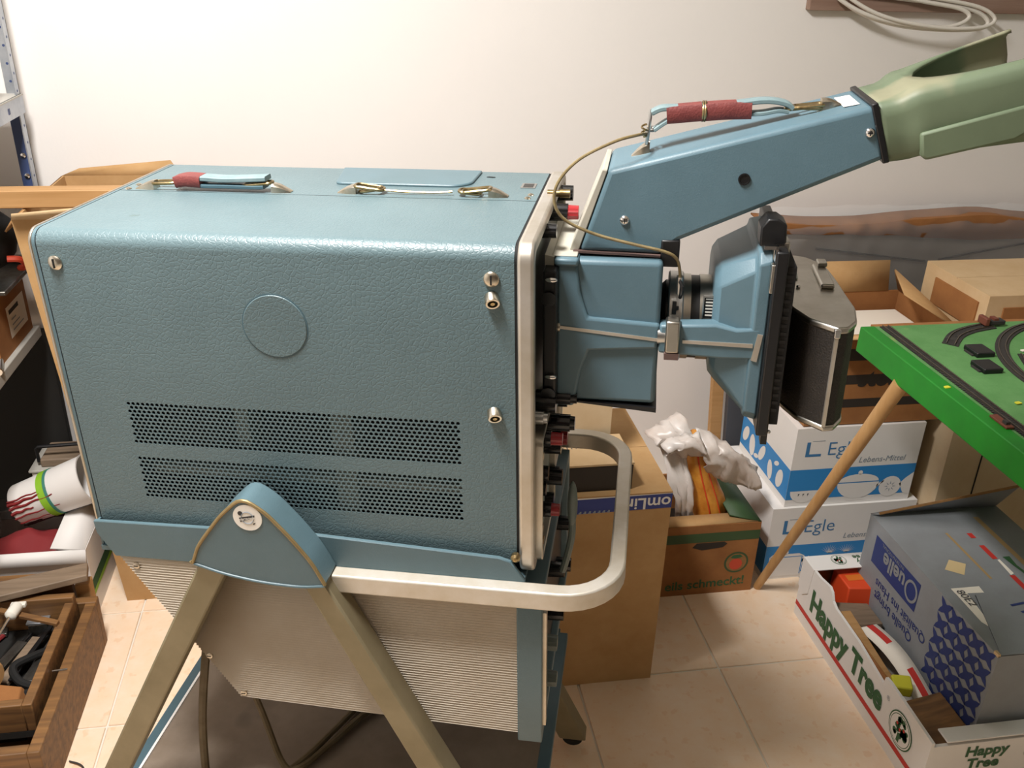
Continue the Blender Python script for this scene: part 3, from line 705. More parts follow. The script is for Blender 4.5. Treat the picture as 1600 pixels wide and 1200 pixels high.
# legs: an inverted V on each side under a blue cap
def leg(p, y0, y1, name='leg'): return cj(G().prism(p, 'y', y0, y1), name, 'legmetal', bevel=.003, seg=2)
legL = [(.160, -.008), (.201, -.008), (-.1635, -.672), (-.2015, -.672)]
legR = [(.2955, -.016), (.3275, -.016), (.642, -.700), (.590, -.700)]
for (y0, y1, yt) in ((-.052, -.014, -.053), (W+.014, W+.052, None)):
    if yt:
        l1 = leg(legL, y0, y1); l2 = leg(legR, y0, y1)
    else:
        l1 = leg([(.172, .0), (.214, .0), (.02, -.672), (-.018, -.672)], y0, y1); l2 = leg(legR, y0, y1)
    for l_, xx in ((l1, -.18 if yt else 0.0), (l2, .615)):
        zf = -.672 if l_ is l1 else -.700
        zz = zf+.01
        cj(G().cyl((xx, (y0+y1)/2-.011, zf-.002), (xx, (y0+y1)/2+.011, zf-.002), .02, n=20), 'caster', 'blackmatte', l_)
    tri = roundpoly([(.2375, .106), (.206, .076), (.1735, .034), (.1555, .002), (.1985, -.012), (.249, -.0205), (.30, -.0225), (.332, -.0175), (.3165, .018), (.2935, .052), (.266, .086)],
                    [.016, .012, .012, .003, .02, .02, .02, .003, .012, .012, .012], 4)
    ya, yb = (y0-.006, -.0135) if yt else (W+.0135, y1+.006)
    cap = cj(G().prism(tri, 'y', ya, yb), 'leg_cap', 'bluepaint', bevel=.002, angle=28)
    if yt:
        outl = [(a, ya-.0002, b) for a, b in tri]
        k0 = next(i for i, p in enumerate(tri) if p[1] < .004)
        # metal rim along the two upper edges of the front, light bead below
        ins = [(.2435+(a-.2435)*.97, .03+(b-.03)*.965) for a, b in tri]
        cj(G().tube([(a, ya+.0005, b) for a, b in ins if b > .0], .0026, 8), 'cap_rim', 'rimmetal', cap) if False else None
        up_ = [p for p in tri if p[1] > -.002 and p[0] < .2375]; up2 = [p for p in tri if p[1] > -.016 and p[0] >= .2375]
        seq = sorted(up2, key=lambda p: -p[0])+sorted(up_, key=lambda p: -p[0])
        cj(G().tube([(a, ya, b) for a, b in seq], .0024, 8), 'cap_rim', 'rimmetal', cap)
        lowp = sorted([p for p in tri if p[1] < .003], key=lambda p: p[0])
        cj(G().tube([(a, ya, b) for a, b in lowp], .0020, 8), 'cap_bead', 'bluepaint', cap)
        ec = (.2425, .0775)
        em = cj(G().prism(circ(*ec, .0185, 36), 'y', ya-.0012, ya+.001), 'emblem', 'white', cap)
        ex = ya-.0016
        def e2(pts, mt, nm): cj(G().prism([(ec[0]+a, ec[1]+b) for a, b in pts], 'y', ex, ya-.001), nm, mt, em)
        e2([(-.0098, -.0065), (-.0108, -.0005), (.0095, .0045), (.0092, .0005)], 'darkgrey', 'emblem_banner')
        e2(circ(-.0085, .006, .0032, 12), 'darkgrey', 'emblem_mark')
        e2([(.006, -.0095), (.0085, -.0085), (.0095, -.0062), (.0068, -.0075)], 'darkgrey', 'emblem_mark')
        cj(G().tube([(ec[0]+.0078*math.cos(q*.2856), ex, ec[1]+.0085*math.sin(q*.2856)) for q in range(22)], .0004, 5, closed=True), 'emblem_ring', 'eglegrey', em)
        t0 = SC @ Vector((ec[0]-.0100, ex-.0002, ec[1]-.0048)); xd = SC.to_3x3() @ Vector((1, 0, .22)); zd = SC.to_3x3() @ Vector((-.22, 0, 1))
        text('TEKTRONIX', .0040, t0, xd, zd, 'white', em, lift=.0002, bold=.0001, xs=.95)
# lower shelf
ls = cj(G().box(-.0385, .58, -.045, W+.045, -.475, -.4655), 'lower_shelf', 'shelftop')
cj(G().box(-.0425, -.0385, -.047, W+.047, -.478, -.4625), 'shelf_trim', 'boxwhite', ls)
cj(G().box(-.060, -.0425, -.049, W+.049, -.482, -.464), 'shelf_edge', 'bluedark', ls, bevel=.002)
cj(G().box(.58, .60, -.049, W+.049, -.482, -.464), 'shelf_edge', 'bluedark', ls, bevel=.002)
cj(G().box(-.045, .585, W+.045, W+.06, -.482, -.464), 'shelf_edge', 'bluedark', ls, bevel=.002)

# power cords under the cart
def cord(name, pts, r, mt, label, cat='cable', group=None):
    return tag(G().tube(bez(pts, 8), r, 8).obj(name, mt), label, cat, group)
def SP(x, y, z): return SC @ Vector((x, y, z))
cord('power_cord', [SP(.13, .03, -.10), SP(.108, .02, -.20), SP(.083, .01, -.34), SP(.075, 0, -.455), SP(.09, -.02, -.458), SP(.14, -.03, -.459)], .0062, 'cord', 'straight brown power cord hanging beside the left cart leg')
cord('power_cord', [SP(.125, .06, -.13), SP(.13, .05, -.22), SP(.158, .05, -.36), SP(.190, .03, -.445), SP(.215, .04, -.457), SP(.25, .10, -.457), SP(.29, .17, -.458), SP(.36, .21, -.459)], .0052, 'cord', 'curved brown power cord running down onto the lower shelf')
cord('power_cord', [SP(.20, .035, -.4585), SP(.225, .075, -.455), SP(.27, .19, -.4585), SP(.285, .235, -.4585), SP(.33, .26, -.4585), SP(.45, .275, -.459)], .005, 'cord', 'dark kinked cable lying across the lower shelf')

# ---------------------------------------------------------------- ceiling lamp fixture
lt = thing('ceiling_lamp', 'long white fluorescent ceiling lamp above the oscilloscope', 'lamp', loc=(LAMP[0], LAMP[1], ZC))
G().box(LAMP[0]-.06, LAMP[0]+.06, LAMP[1]-.35, LAMP[1]+.35, ZC-.05, ZC).obj('lamp_housing', 'boxwhite', lt, bevel=.005)

# ---------------------------------------------------------------- model railway table
TB = .755; BX, BYF, BYN = .985, 1.592, .55
rt = thing('model_railway_table', 'green topped model railway table with thick bright green edge', 'table', loc=(1.5, 1.1, 0))
G().box(BX+.03, 2.3, BYN, BYF, TB-.047, TB).obj('board', 'boardtop', rt)
G().box(BX, BX+.03, BYN, BYF, TB-.052, TB+.0015).obj('edge_board', 'boardedge', rt, bevel=.002)
G().box(BX+.03, 2.3, BYF, BYF+.012, TB-.052, TB).obj('back_strip', 'kraftdark', rt)
def tleg(a, b, r0, r1): return G().cyl(a, b, r0, r1, 20).obj('leg', 'woodleg', rt, angle=60)
tleg((.9945, 1.432, TB-.05), (.9325, 1.722, 0.003), .0155, .0098)
tleg((2.1, 1.432, TB-.05), (2.16, 1.72, 0), .0155, .0098); tleg((2.1, .7, TB-.05), (2.16, .5, 0), .0155, .0098); tleg((1.18, .7, TB-.05), (1.12, .5, 0), .0155, .0098)
def track(name, pts, label, w_=.0165, group='model railway tracks on the green table'):
    P = bez([(a, b, TB) for a, b in pts], 10); n = len(P)
    t = thing(name, label, 'track', loc=tuple(P[n//2]), group=group)
    def off(d): 
        out = []
        for i in range(n):
            tt = (P[min(i+1, n-1)]-P[max(i-1, 0)]).normalized(); out.append((P[i].x-tt.y*d, P[i].y+tt.x*d))
        return out
    g = G(); acc = 0; last = None
    for i in range(n-1):
        seg = P[i+1]-P[i]; L = seg.length; k = int(L/.0065)+1; tt = seg.normalized(); q = Vector((-tt.y, tt.x, 0))
        for j in range(k):
            c = P[i]+seg*((j+.5)/k); a = q*w_*.72; b = tt*.0017
            g.hexa([c-a-b, c+a-b, c+a+b, c-a+b, c-a-b+Vector((0, 0, .0022)), c+a-b+Vector((0, 0, .0022)), c+a+b+Vector((0, 0, .0022)), c-a+b+Vector((0, 0, .0022))])
    sl = g.obj('sleepers', 'trackbed', t, smooth=False); sl['kind'] = 'stuff'
    G().strip(off(0), w_*.5, TB+.0002, TB+.0016).obj('trackbed', 'trackbed', t)
    for s_ in (-1, 1): G().strip(off(s_*w_*.36), .0007, TB+.0022, TB+.0048).obj('rail', 'rail', t)
    return t
track('straight_track', [(1.0365, 1.588), (1.035, 1.40), (1.033, 1.2), (1.031, .9), (1.03, .6)], 'straight model railway track along the left edge of the green table')
track('curved_track', [(1.118, 1.488), (1.158, 1.530), (1.205, 1.556), (1.262, 1.572)], 'short loose curved track piece at the far edge of the green table', .021)
def arc3(cx, cy, r, a0, a1, n=9): return [(cx+r*math.cos(R_(a0+(a1-a0)*i/n)), cy+r*math.sin(R_(a0+(a1-a0)*i/n))) for i in range(n+1)]
track('curved_track', arc3(1.435, 1.315, .268, 105, 235), 'outer loop of dark railway track on the green table', .017)
track('curved_track', arc3(1.462, 1.305, .235, 100, 235), 'inner loop of dark railway track on the green table', .017)
track('curved_track', [(1.30, 1.10), (1.22, 1.22), (1.205, 1.34), (1.235, 1.43)], 'branching railway track inside the dark loop', .016)
b_ = thing('buffer_stop', 'red brown buffer stop at the end of the loose curved track', 'buffer stop', loc=(1.262, 1.575, TB))
G().box(1.243, 1.288, 1.564, 1.584, TB+.0048, TB+.014).obj('base', 'trackbed', b_, bevel=.002)
G().box(1.240, 1.250, 1.560, 1.588, TB+.0048, TB+.021).obj('buffer_beam', 'brownred', b_, bevel=.002); G().box(1.262, 1.272, 1.566, 1.582, TB+.0048, TB+.0185).obj('post', 'brownred', b_)
for i, (x, y, lb) in enumerate(((1.152, 1.447, 'black switch motor box beside the loop, nearer the far table edge'), (1.121, 1.378, 'black switch motor box beside the loop, nearer the camera'))):
    q = thing('switch_motor', lb, 'switch motor', loc=(x, y, TB), group='switch motors beside the track loop')
    G().box(x-.019, x+.019, y-.022, y+.022, TB, TB+.010).obj('housing', 'black', q, bevel=.002); G().box(x-.023, x+.023, y-.013, y+.013, TB, TB+.003).obj('mounting_tab', 'trackbed', q)
q = thing('rail_contact', 'small brown contact clip lying beside the straight track', 'clip', loc=(1.012, 1.178, TB))
G().box(1.006, 1.02, 1.155, 1.20, TB+.0015, TB+.006).obj('clip_body', 'brownred', q, bevel=.001); G().box(1.009, 1.017, 1.162, 1.172, TB+.006, TB+.011).obj('clip_pin', 'trackbed', q)
for i, (x, y, m_) in enumerate(((1.245, 1.445, 'paper'), (1.185, 1.335, 'yellow'), (1.200, 1.315, 'paper'), (1.11, 1.245, 'paper'), (1.122, 1.238, 'papertan'), (1.0, 1.31, 'yellow'), (1.088, 1.24, 'yellow'))):
    lab = ['white scrap on the green table inside the loop, topmost', 'yellow scrap on the green table inside the loop', 'white scrap on the green table beside the yellow one', 'larger white scrap on the green table near the loop, leftmost', 'tan scrap on the green table beside a white one', 'yellow scrap on the edge of the green table', 'yellow scrap on the green table between straight track and loop'][i]
    tag(G().prism(roundpoly([(x-.005, y-.004), (x+.006, y-.003), (x+.004, y+.005), (x-.006, y+.003)], .002, 2), 'z', TB+.0015, TB+.003).obj('paper_scrap', m_), lab, 'scrap', 'scraps lying on the railway table')

# ---------------------------------------------------------------- cartons: helper
def carton(t, x0, x1, y0, y1, z0, z1, m_='kraft', th=.004, top=True, bottom=True, inner=None):
    """four walls as parts (names by part), optional closed top"""
    parts = {}
    parts['f'] = G().box(x0, x1, y0, y0+th, z0, z1).obj('front_wall', m_, t)
    parts['b'] = G().box(x0, x1, y1-th, y1, z0, z1).obj('back_wall', m_, t)
    parts['l'] = G().box(x0, x0+th, y0+th, y1-th, z0, z1).obj('side_wall', m_, t)
    parts['r'] = G().box(x1-th, x1, y0+th, y1-th, z0, z1).obj('side_wall', m_, t)
    if bottom: parts['bt'] = G().box(x0+th, x1-th, y0+th, y1-th, z0+.001, z0+.001+th).obj('bottom', inner or m_, t)
    if top:
        ym = (y0+y1)/2
        parts['t1'] = G().box(x0, x1, y0, ym-.0008, z1, z1+.003).obj('top_flap', m_, t)
        parts['t2'] = G().box(x0, x1, ym+.0008, y1, z1, z1+.003).obj('top_flap', m_, t)
    return parts
def flap(t, pts, m_='kraft', th=.004, name='flap'):
    """4 points of a flap sheet"""
    g = G(); g.add([Vector(p) for p in pts], [(0, 1, 2, 3)]); return g.obj(name, m_, t, solid=th)
NX, PX, NY, PZ = (-1, 0, 0), (1, 0, 0), (0, -1, 0), (0, 0, 1)

# ---- Egle boxes
def fruit(P, o, xd, yd, w_, mt='boxwhite'):
    pass
def egle(name, x0, x1, y0, y1, z0, z1, label, w_):
    t = thing(name, label, 'box', loc=((x0+x1)/2, (y0+y1)/2, z0), group='white and blue food boxes')
    p = carton(t, x0, x1, y0, y1, z0, z1-.003, 'boxwhite', top=True)
    h = z1-z0; F = p['f']; Ls = p['l']
    bz0, bz1 = z0+h*.085, z0+h*.475
    fo = lambda a, b: (x0+a, y0, z0+b)
    decal([(0, bz0-z0), (x1-x0, bz0-z0), (x1-x0, bz1-z0), (0, bz1-z0)], (x0, y0, z0), PX, PZ, 'egleblue', F, 'blue_band')
    k = (x1-x0)/.33
    def pic(poly, mt='boxwhite', l=.0008, nm='bowl_print'): decal(poly, (x0, y0, z0), PX, PZ, mt, F, nm, lift=l)
    c = h*.27
    if w_ == 0:
        cx = .185*k
        pic([(cx-.055*math.cos(R_(a)), c-.002-.045*math.sin(R_(a))) for a in range(0, 181, 15)])            # tureen bowl
        pic([(cx-.053*math.cos(R_(a)), c+.001+.022*math.sin(R_(a))) for a in range(0, 181, 15)])            # lid
        pic(circ(cx, c+.027, .006, 10)); pic([(cx-.024, c-.052), (cx+.024, c-.052), (cx+.02, c-.046), (cx-.02, c-.046)])
        pic([(cx+.05, c-.01), (cx+.068, c+.002), (cx+.066, c-.004), (cx+.05, c-.018)])
        pic(circ(.272*k, c-.018, .029, 22), nm='citrus_print', ry=None) if False else pic(circ(.272*k, c-.018, .029, 22), nm='citrus_print')
        for a in range(0, 360, 45): pic([(.272*k+.007*math.cos(R_(a-12)), c-.018+.007*math.sin(R_(a-12))), (.272*k+.016*math.cos(R_(a)), c-.018+.016*math.sin(R_(a))), (.272*k+.007*math.cos(R_(a+12)), c-.018+.007*math.sin(R_(a+12)))], 'eglegrey', .0011, 'citrus_segment')
        pic([(.045*k-.036*math.cos(R_(a)), c-.016-.034*math.sin(R_(a))) for a in range(0, 181, 15)], nm='melon_print')
        for q in range(3): pic([(.03*k+q*.012, c-.024), (.035*k+q*.012, c-.0235), (.031*k+q*.012, c-.031)], 'panelgreyd', .0011, 'melon_seed')
        pic([(x1-x0-.0005, c-.045), (x1-x0-.0005, c+.02), (x1-x0-.02, c+.004), (x1-x0-.034, c-.012), (x1-x0-.02, c-.038)], nm='fruit_print')
    else:
        pic([(.012, c-.05), (.10, c-.05), (.105, c+.01), (.09, c+.018), (.02, c+.018), (.012, c+.01)], nm='pot_print')
        pic([(.098, c-.045), (.10, c-.045), (.10, c+.008), (.098, c+.008)], 'egleblue', .0011, 'pot_line')
        pic([(.015, c+.008), (.10, c+.008), (.10, c+.010), (.015, c+.010)], 'egleblue', .0011, 'pot_line')
        pic(circ(.055, c+.022, .006, 10), nm='pot_print'); pic([(.10, c+.0), (.118, c+.008), (.116, c-.002), (.10, c-.01)], nm='pot_print')
        for a in range(20, 160, 14): pic([(.17+.004*math.cos(R_(a)), c+.012), (.17+.03*math.cos(R_(a)), c+.012+.026*math.sin(R_(a))), (.172+.004*math.cos(R_(a)), c+.012)], nm='leaf_print')
        for a in range(20, 160, 14): pic([(.215+.004*math.cos(R_(a)), c+.012), (.215+.03*math.cos(R_(a)), c+.012+.024*math.sin(R_(a))), (.217+.004*math.cos(R_(a)), c+.012)], nm='leaf_print')
    # L mark, name, sub-line
    lx = .030*k; lz = h*.64
    decal([(0, 0), (.040, 0), (.040, .007), (.009, .007), (.009, .040), (0, .040)], fo(lx, lz), PX, PZ, 'egletext', F, 'logo_mark')
    decal([(.013, .043), (.045, .043), (.045, .0415), (.013, .0415)], fo(lx, lz), PX, PZ, 'eglegrey', F, 'logo_line')
    text('Egle', .052, fo(lx+.053, lz+.002), PX, PZ, 'egletext', F, bold=-.0004)
    text('Lebens-Mittel', .022, fo(.172*k, h*.53), PX, PZ, 'eglegrey', F, shear=.2)
    # left side: band of fruit
    d = y1-y0
    decal([(0, bz0-z0), (d, bz0-z0), (d, bz1-z0), (0, bz1-z0)], (x0, y1, z0), (0, -1, 0), PZ, 'egleblue', Ls, 'blue_band')
    for q, (u, v_, a, r1, r2) in enumerate(((.245, .052, 70, .028, .016), (.19, .045, 100, .026, .014), (.135, .06, 60, .028, .013), (.075, .05, 95, .030, .017), (.03, .06, 60, .026, .015), (.105, .035, 20, .014, .006), (.22, .08, 30, .014, .006))):
        ca, sa = math.cos(R_(a)), math.sin(R_(a))
        decal([(u+r1*math.cos(s_)*ca-r2*math.sin(s_)*sa, v_+r1*math.cos(s_)*sa+r2*math.sin(s_)*ca) for s_ in [i*.349 for i in range(18)]], (x0, y1, z0), (0, -1, 0), PZ, 'boxwhite', Ls, 'fruit_print', lift=.0008)
    return t
egle('food_box', .955, 1.335, 1.750, 2.06, 0.0, .212, 'lower white and blue food box, standing on the floor behind the wooden leg', 1)
egle('food_box', .985, 1.312, 1.758, 2.05, .213, .428, 'upper white and blue food box with tureen print, stacked under the green table', 0)

# ---- tomato box
t = thing('fruit_box', 'open brown fruit box with green band and red tomato badge', 'box', loc=(.76, 1.84, 0))
tx0, tx1, ty0, ty1, tz = .60, .912, 1.716, 1.955, .203
p = carton(t, tx0, tx1, ty0, ty1, 0, tz, 'kraftdark', top=False)
F = p['f']
decal([(0, tz-.048), (tx1-tx0, tz-.048), (tx1-tx0, tz-.022), (0, tz-.022)], (tx0, ty0, 0), PX, PZ, 'greenband', F, 'green_band')
decal([(.145, tz-.062), (.155, tz-.05), (.225, tz-.05), (.233, tz-.056), (.222, tz-.066), (.17, tz-.071)], (tx0, ty0, 0), PX, PZ, 'darkbox', F, 'hand_hole')
decal(circ(.263, .089, .031, 28), (tx0, ty0, 0), PX, PZ, 'greenband', F, 'badge_ring'); decal(circ(.263, .089, .026, 28), (tx0, ty0, 0), PX, PZ, 'kraftedge', F, 'badge_ground', lift=.0007)
decal(circ(.262, .084, .0165, 24), (tx0, ty0, 0), PX, PZ, 'tomato', F, 'tomato_print', lift=.001)
decal([(.247, .103), (.262, .100), (.278, .105), (.27, .112), (.252, .111)], (tx0, ty0, 0), PX, PZ, 'greenink', F, 'leaf_print', lift=.001)
text('eils schmeckt!', .036, (tx0+.088, ty0, .017), (1, 0, .03), PZ, 'greenink', F, bold=.0006, xs=1.0)
flap(t, [(tx1-.002, ty0, tz), (tx1-.002, ty1, tz), (tx1-.075, ty1, tz+.03), (tx1-.075, ty0+.02, tz+.012)], 'greenband', name='side_flap')
flap(t, [(tx0, ty0+.002, tz), (tx1, ty0+.002, tz), (tx1-.03, ty0+.035, tz+.006), (tx0+.03, ty0+.035, tz+.006)], 'kraft', name='front_flap')
G().box(tx0+.01, tx1-.01, ty0+.045, ty1-.01, .05, .10).obj('contents_tray', 'darkbox', t)

# ---- crumpled bag in the fruit box
bg = thing('plastic_bag', 'crumpled white plastic bag with orange pouch in the fruit box', 'bag', loc=(.78, 1.80, .10))
def crumple(c, r, seed, amp, name, m_, n=34, m=22, tw=0., squash=None):
    g = G().ball((0, 0, 0), 1.0, n, m); v = []
    for q in g.v:
        d = Vector(q); k = 1+amp*noise.turbulence(d*1.6+Vector((seed, 0, 0)), 4, False)*1.0-amp*.6
        k += amp*.35*abs(noise.noise(d*4+Vector((0, seed, 0))))
        P = Vector((d.x*r[0]*k, d.y*r[1]*k, d.z*r[2]*k))
        if squash: P = squash(P, d)
        v.append(tuple(P+Vector(c)))
    g.v = v; return g.obj(name, m_, bg, angle=35)
g = G(); rows = []; n = 26
spine = [(.822, 1.80, .135, .030, .030), (.812, 1.80, .18, .044, .038), (.795, 1.80, .24, .042, .036), (.775, 1.80, .30, .034, .03), (.758, 1.80, .36, .026, .024), (.748, 1.80, .41, .017, .016)]
sp = [Vector(a[:3]) for a in spine]; SPN = bez(sp, 5); v = []; f = []
for i, P in enumerate(SPN):
    t_ = i/(len(SPN)-1)*(len(spine)-1); k = min(int(t_), len(spine)-2); fr_ = t_-k
    ra = spine[k][3]*(1-fr_)+spine[k+1][3]*fr_; rb = spine[k][4]*(1-fr_)+spine[k+1][4]*fr_
    for j in range(n):
        a = 2*math.pi*j/n; w1 = 1+.10*math.sin(a*5+i*.3)+.08*noise.noise(Vector((math.cos(a)*2, math.sin(a)*2, i*.4)))
        v.append((P.x+math.cos(a)*ra*w1, P.y+math.sin(a)*rb*w1, P.z))
for i in range(len(SPN)-1):
    for j in range(n): f.append((i*n+j, i*n+(j+1) % n, (i+1)*n+(j+1) % n, (i+1)*n+j))
f += [tuple(range(n)), tuple(range((len(SPN)-1)*n, len(SPN)*n))]
pouch = g.add(v, f).obj('orange_pouch', 'bagorange', bg, angle=40)
for ang, w_ in ((-1.75, .0018), (-1.15, .0014)):
    P = []
    for i, q in enumerate(SPN[1:-1]):
        t_ = (i+1)/(len(SPN)-1)*(len(spine)-1); k = min(int(t_), len(spine)-2); fr_ = t_-k; ra = spine[k][3]*(1-fr_)+spine[k+1][3]*fr_; rb = spine[k][4]*(1-fr_)+spine[k+1][4]*fr_
        P.append((q.x+math.cos(ang)*ra*1.03, q.y+math.sin(ang)*rb*1.06-.001, q.z))
    G().tube(P, w_, 6).obj('red_seam', 'orangered', pouch)
# draped white film: sheets with folds
def sheetfold(P00, P10, P01, P11, nu, nv, amp, seed, name, m_='bagwhite', sag=.0):
    P00, P10, P01, P11 = map(Vector, (P00, P10, P01, P11)); v = []; f = []
    for i in range(nu+1):
        for j in range(nv+1):
            a, b = i/nu, j/nv; p = P00*(1-a)*(1-b)+P10*a*(1-b)+P01*(1-a)*b+P11*a*b
            q = Vector((a*5+seed, b*4, seed)); d = noise.noise_vector(q)*amp+noise.noise_vector(q*2.6)*amp*.45
            p = p+d+Vector((0, -.035*math.sin(math.pi*b), sag*math.sin(math.pi*a)*math.sin(math.pi*b))); v.append(p)
    for i in range(nu):
        for j in range(nv): k = i*(nv+1)+j; f.append((k, k+1, k+nv+2, k+nv+1))
    return G().add(v, f).obj(name, m_, bg, angle=60, solid=.0012)
sheetfold((.748, 1.785, .435), (.905, 1.775, .325), (.775, 1.765, .315), (.898, 1.765, .262), 20, 14, .011, 3.3, 'white_film', sag=.045)
sheetfold((.655, 1.79, .405), (.745, 1.775, .43), (.672, 1.77, .375), (.765, 1.765, .365), 14, 10, .010, 7.1, 'white_film', sag=.02)
sheetfold((.628, 1.815, .415), (.715, 1.83, .455), (.672, 1.80, .375), (.745, 1.80, .395), 12, 8, .010, 9.4, 'white_film', sag=.01)
sheetfold((.662, 1.80, .39), (.735, 1.79, .36), (.725, 1.785, .165), (.765, 1.785, .155), 14, 14, .009, 12.7, 'white_film')
crumple((.765, 1.782, .170), (.04, .028, .018), 4.2, .5, 'bag_bottom', 'bagwhite', 24, 14)

# ---- kraft carton with blue band (upside-down lettering)
t = thing('moving_carton', 'tall closed brown carton with upside-down lettering on a blue band', 'carton', loc=(.40, 1.63, 0))
cx0, cx1, cy0, cy1, cz = .205, .576, 1.455, 1.81, .477
p = carton(t, cx0, cx1, cy0, cy1, 0, cz, 'kraft', top=True); F = p['f']
decal([(0, cz-.038), (cx1-cx0, cz-.034), (cx1-cx0, cz-.001), (0, cz-.005)], (cx0, cy0, 0), PX, PZ, 'navy', F, 'blue_band')
decal([(0, cz-.005), (cx1-cx0, cz-.001), (cx1-cx0, cz), (0, cz)], (cx0, cy0, 0), PX, PZ, 'boxwhite', F, 'white_edge')
text('omLir', .037, (cx1-.002, cy0, cz-.0085), (-1, 0, 0), (0, 0, -1), 'navytext', F, bold=.0006, lift=.0008)
for i in range(11):
    x = cx1-.130-i*.0095
    decal([(0, 0), (.0055, 0), (.0055, .006), (.002, .006), (.002, .003), (0, .003)], (x, cy0, cz-.036), PX, PZ, 'eglegrey', F, 'fine_print', lift=.0008)
decal([(.06, .09), (.155, .09), (.155, .13), (.14, .15), (.15, .17), (.145, .21), (.12, .23), (.06, .23)], (cx0, cy0, 0), PX, PZ, 'orangered', F, 'orange_print')
a = thing('flat_box', 'flat box with shaded front coloured dark and kraft lid on the tall carton', 'box', loc=(.39, 1.53, cz+.003))
G().box(.28, .497, 1.472, 1.585, cz+.003, cz+.060).obj('box_body', 'darkbox', a, bevel=.002)  # shadow on the box front is put into this dark body colour
ld = G().box(.279, .498, 1.471, 1.586, cz+.060, cz+.064).obj('lid', 'kraftlight', a)
g = G(); random.seed(3); x = .36
for i in range(13):
    x += .009; h_ = random.uniform(.004, .009); g.box(x, x+.002, 1.535, 1.535+h_, cz+.064, cz+.0643).box(x, x+.005, 1.535+h_, 1.5365+h_, cz+.064, cz+.0643)
g.obj('handwriting', 'panelgreyd', ld, smooth=False)
b = thing('pale_box', 'pale cardboard box standing on the carton behind the flat box', 'box', loc=(.39, 1.68, cz+.003))
carton(b, .29, .483, 1.60, 1.76, cz+.003, cz+.19, 'kraftpale', top=True)

# ---- Happy Tree tray
t = thing('fruit_tray', 'open white fruit tray with green lettering and red stripe on the floor', 'tray', loc=(1.19, 1.35, 0))
hx0, hx1, hy0, hy1 = .985, 1.42, 1.083, 1.622
prof = [(hy1, .003), (hy1, .160), (1.545, .163), (1.500, .172), (1.488, .166), (1.478, .150), (1.46, .143), (1.36, .141), (1.262, .128), (1.252, .126), (1.249, .146), (1.235, .148), (1.16, .146), (hy0, .143), (hy0, .003)]
Lw = G().prism(prof, 'x', hx0, hx0+.006).obj('long_side', 'boxwhite', t)
G().prism(prof, 'x', hx1-.006, hx1).obj('long_side', 'boxwhite', t)
E1 = G().box(hx0+.006, hx1-.006, hy1-.007, hy1, .003, .150).obj('end_wall', 'boxwhite', t)
E2 = G().box(hx0+.006, hx1-.006, hy0, hy0+.007, .003, .133).obj('end_wall', 'boxwhite', t)
G().box(hx0, hx1, hy0, hy1, 0, .003).obj('base', 'boxwhite', t)
ft = G().box(hx0-.001, hx1+.001, hy1-.052, hy1+.001, .160, .164).obj('top_rim', 'boxwhite', t, bevel=.0015)
nt_ = G().box(hx0+.03, hx1+.001, hy0-.001, hy0+.032, .1405, .1445).obj('top_rim', 'boxwhite', t, bevel=.0015)
G().prism([(hy1+.001, .164), (hy1+.001, .085), (hy1-.022, .072), (hy1-.045, .092), (hy1-.052, .164)], 'x', hx0-.0025, hx0).obj('corner_tab', 'boxwhite', t)
G().box(hx0+.007, hx0+.010, hy0+.01, hy1-.01, .004, .138).obj('inner_liner', 'kraftdark', t)
G().box(hx0+.011, hx1-.010, hy1-.013, hy1-.008, .004, .148).obj('inner_liner', 'kraftdark', t)
G().box(hx0+.011, hx1-.010, hy0+.008, hy0+.012, .004, .125).obj('inner_liner', 'kraftdark', t)
# print: reading from far to near (direction -Y), up +Z, outward -X
DY = (0, -1, 0)
decal([(0, .028), (hy1-hy0, .028), (hy1-hy0, .041), (0, .041)], (hx0, hy1, 0), DY, PZ, 'redink', Lw, 'red_stripe')
text('Happy Tree', .077, (hx0-.0006, hy1-.062, .064), DY, PZ, 'greenink', Lw, bold=.0034, xs=.86)
text('®', .014, (hx0-.0006, hy1-.392, .11), DY, PZ, 'eglegrey', Lw)
def tree_badge(o, xd, yd, r, parent):
    decal(circ(0, 0, r, 30), o, xd, yd, 'greenink', parent, 'badge_ring'); decal(circ(0, 0, r*.93, 30), o, xd, yd, 'boxwhite', parent, 'badge_ground', lift=.0007)
    decal(circ(0, 0, r*.86, 30), o, xd, yd, 'greenink', parent, 'badge_ring', lift=.0009); decal(circ(0, 0, r*.82, 30), o, xd, yd, 'boxwhite', parent, 'badge_ground', lift=.0011)
    random.seed(5)
    for k in range(24):
        a = random.uniform(0, 6.28); q = r*.58*math.sqrt(random.random()); s_ = r*random.uniform(.12, .2)
        decal(circ(q*math.cos(a), q*math.sin(a)+r*.06, s_, 8), o, xd, yd, 'greenink', parent, 'tree_print', lift=.0013)
    for k in range(3): decal(circ(r*(.3*k-.3), r*(.25-.2*(k % 2)), r*.09, 8), o, xd, yd, 'redink', parent, 'fruit_print', lift=.0015)
    decal([(-r*.12, -r*.7), (r*.12, -r*.7), (r*.1, -r*.2), (-r*.1, -r*.2)], o, xd, yd, 'greenink', parent, 'trunk_print', lift=.0014)
tree_badge((hx0-.0006, hy1-.452, .085), DY, PZ, .039, Lw)
# far rim print (upside-down for the camera)
tree_badge((hx0+.073, hy1-.022, .164), (-1, 0, 0), (0, -1, 0), .018, ft)
text('Happy', .020, (hx0+.165, hy1-.026, .164), (-1, 0, 0), (0, -1, 0), 'greenink', ft, bold=.0005); text('Tree', .020, (hx0+.150, hy1-.010, .164), (-1, 0, 0), (0, -1, 0), 'greenink', ft, bold=.0005)
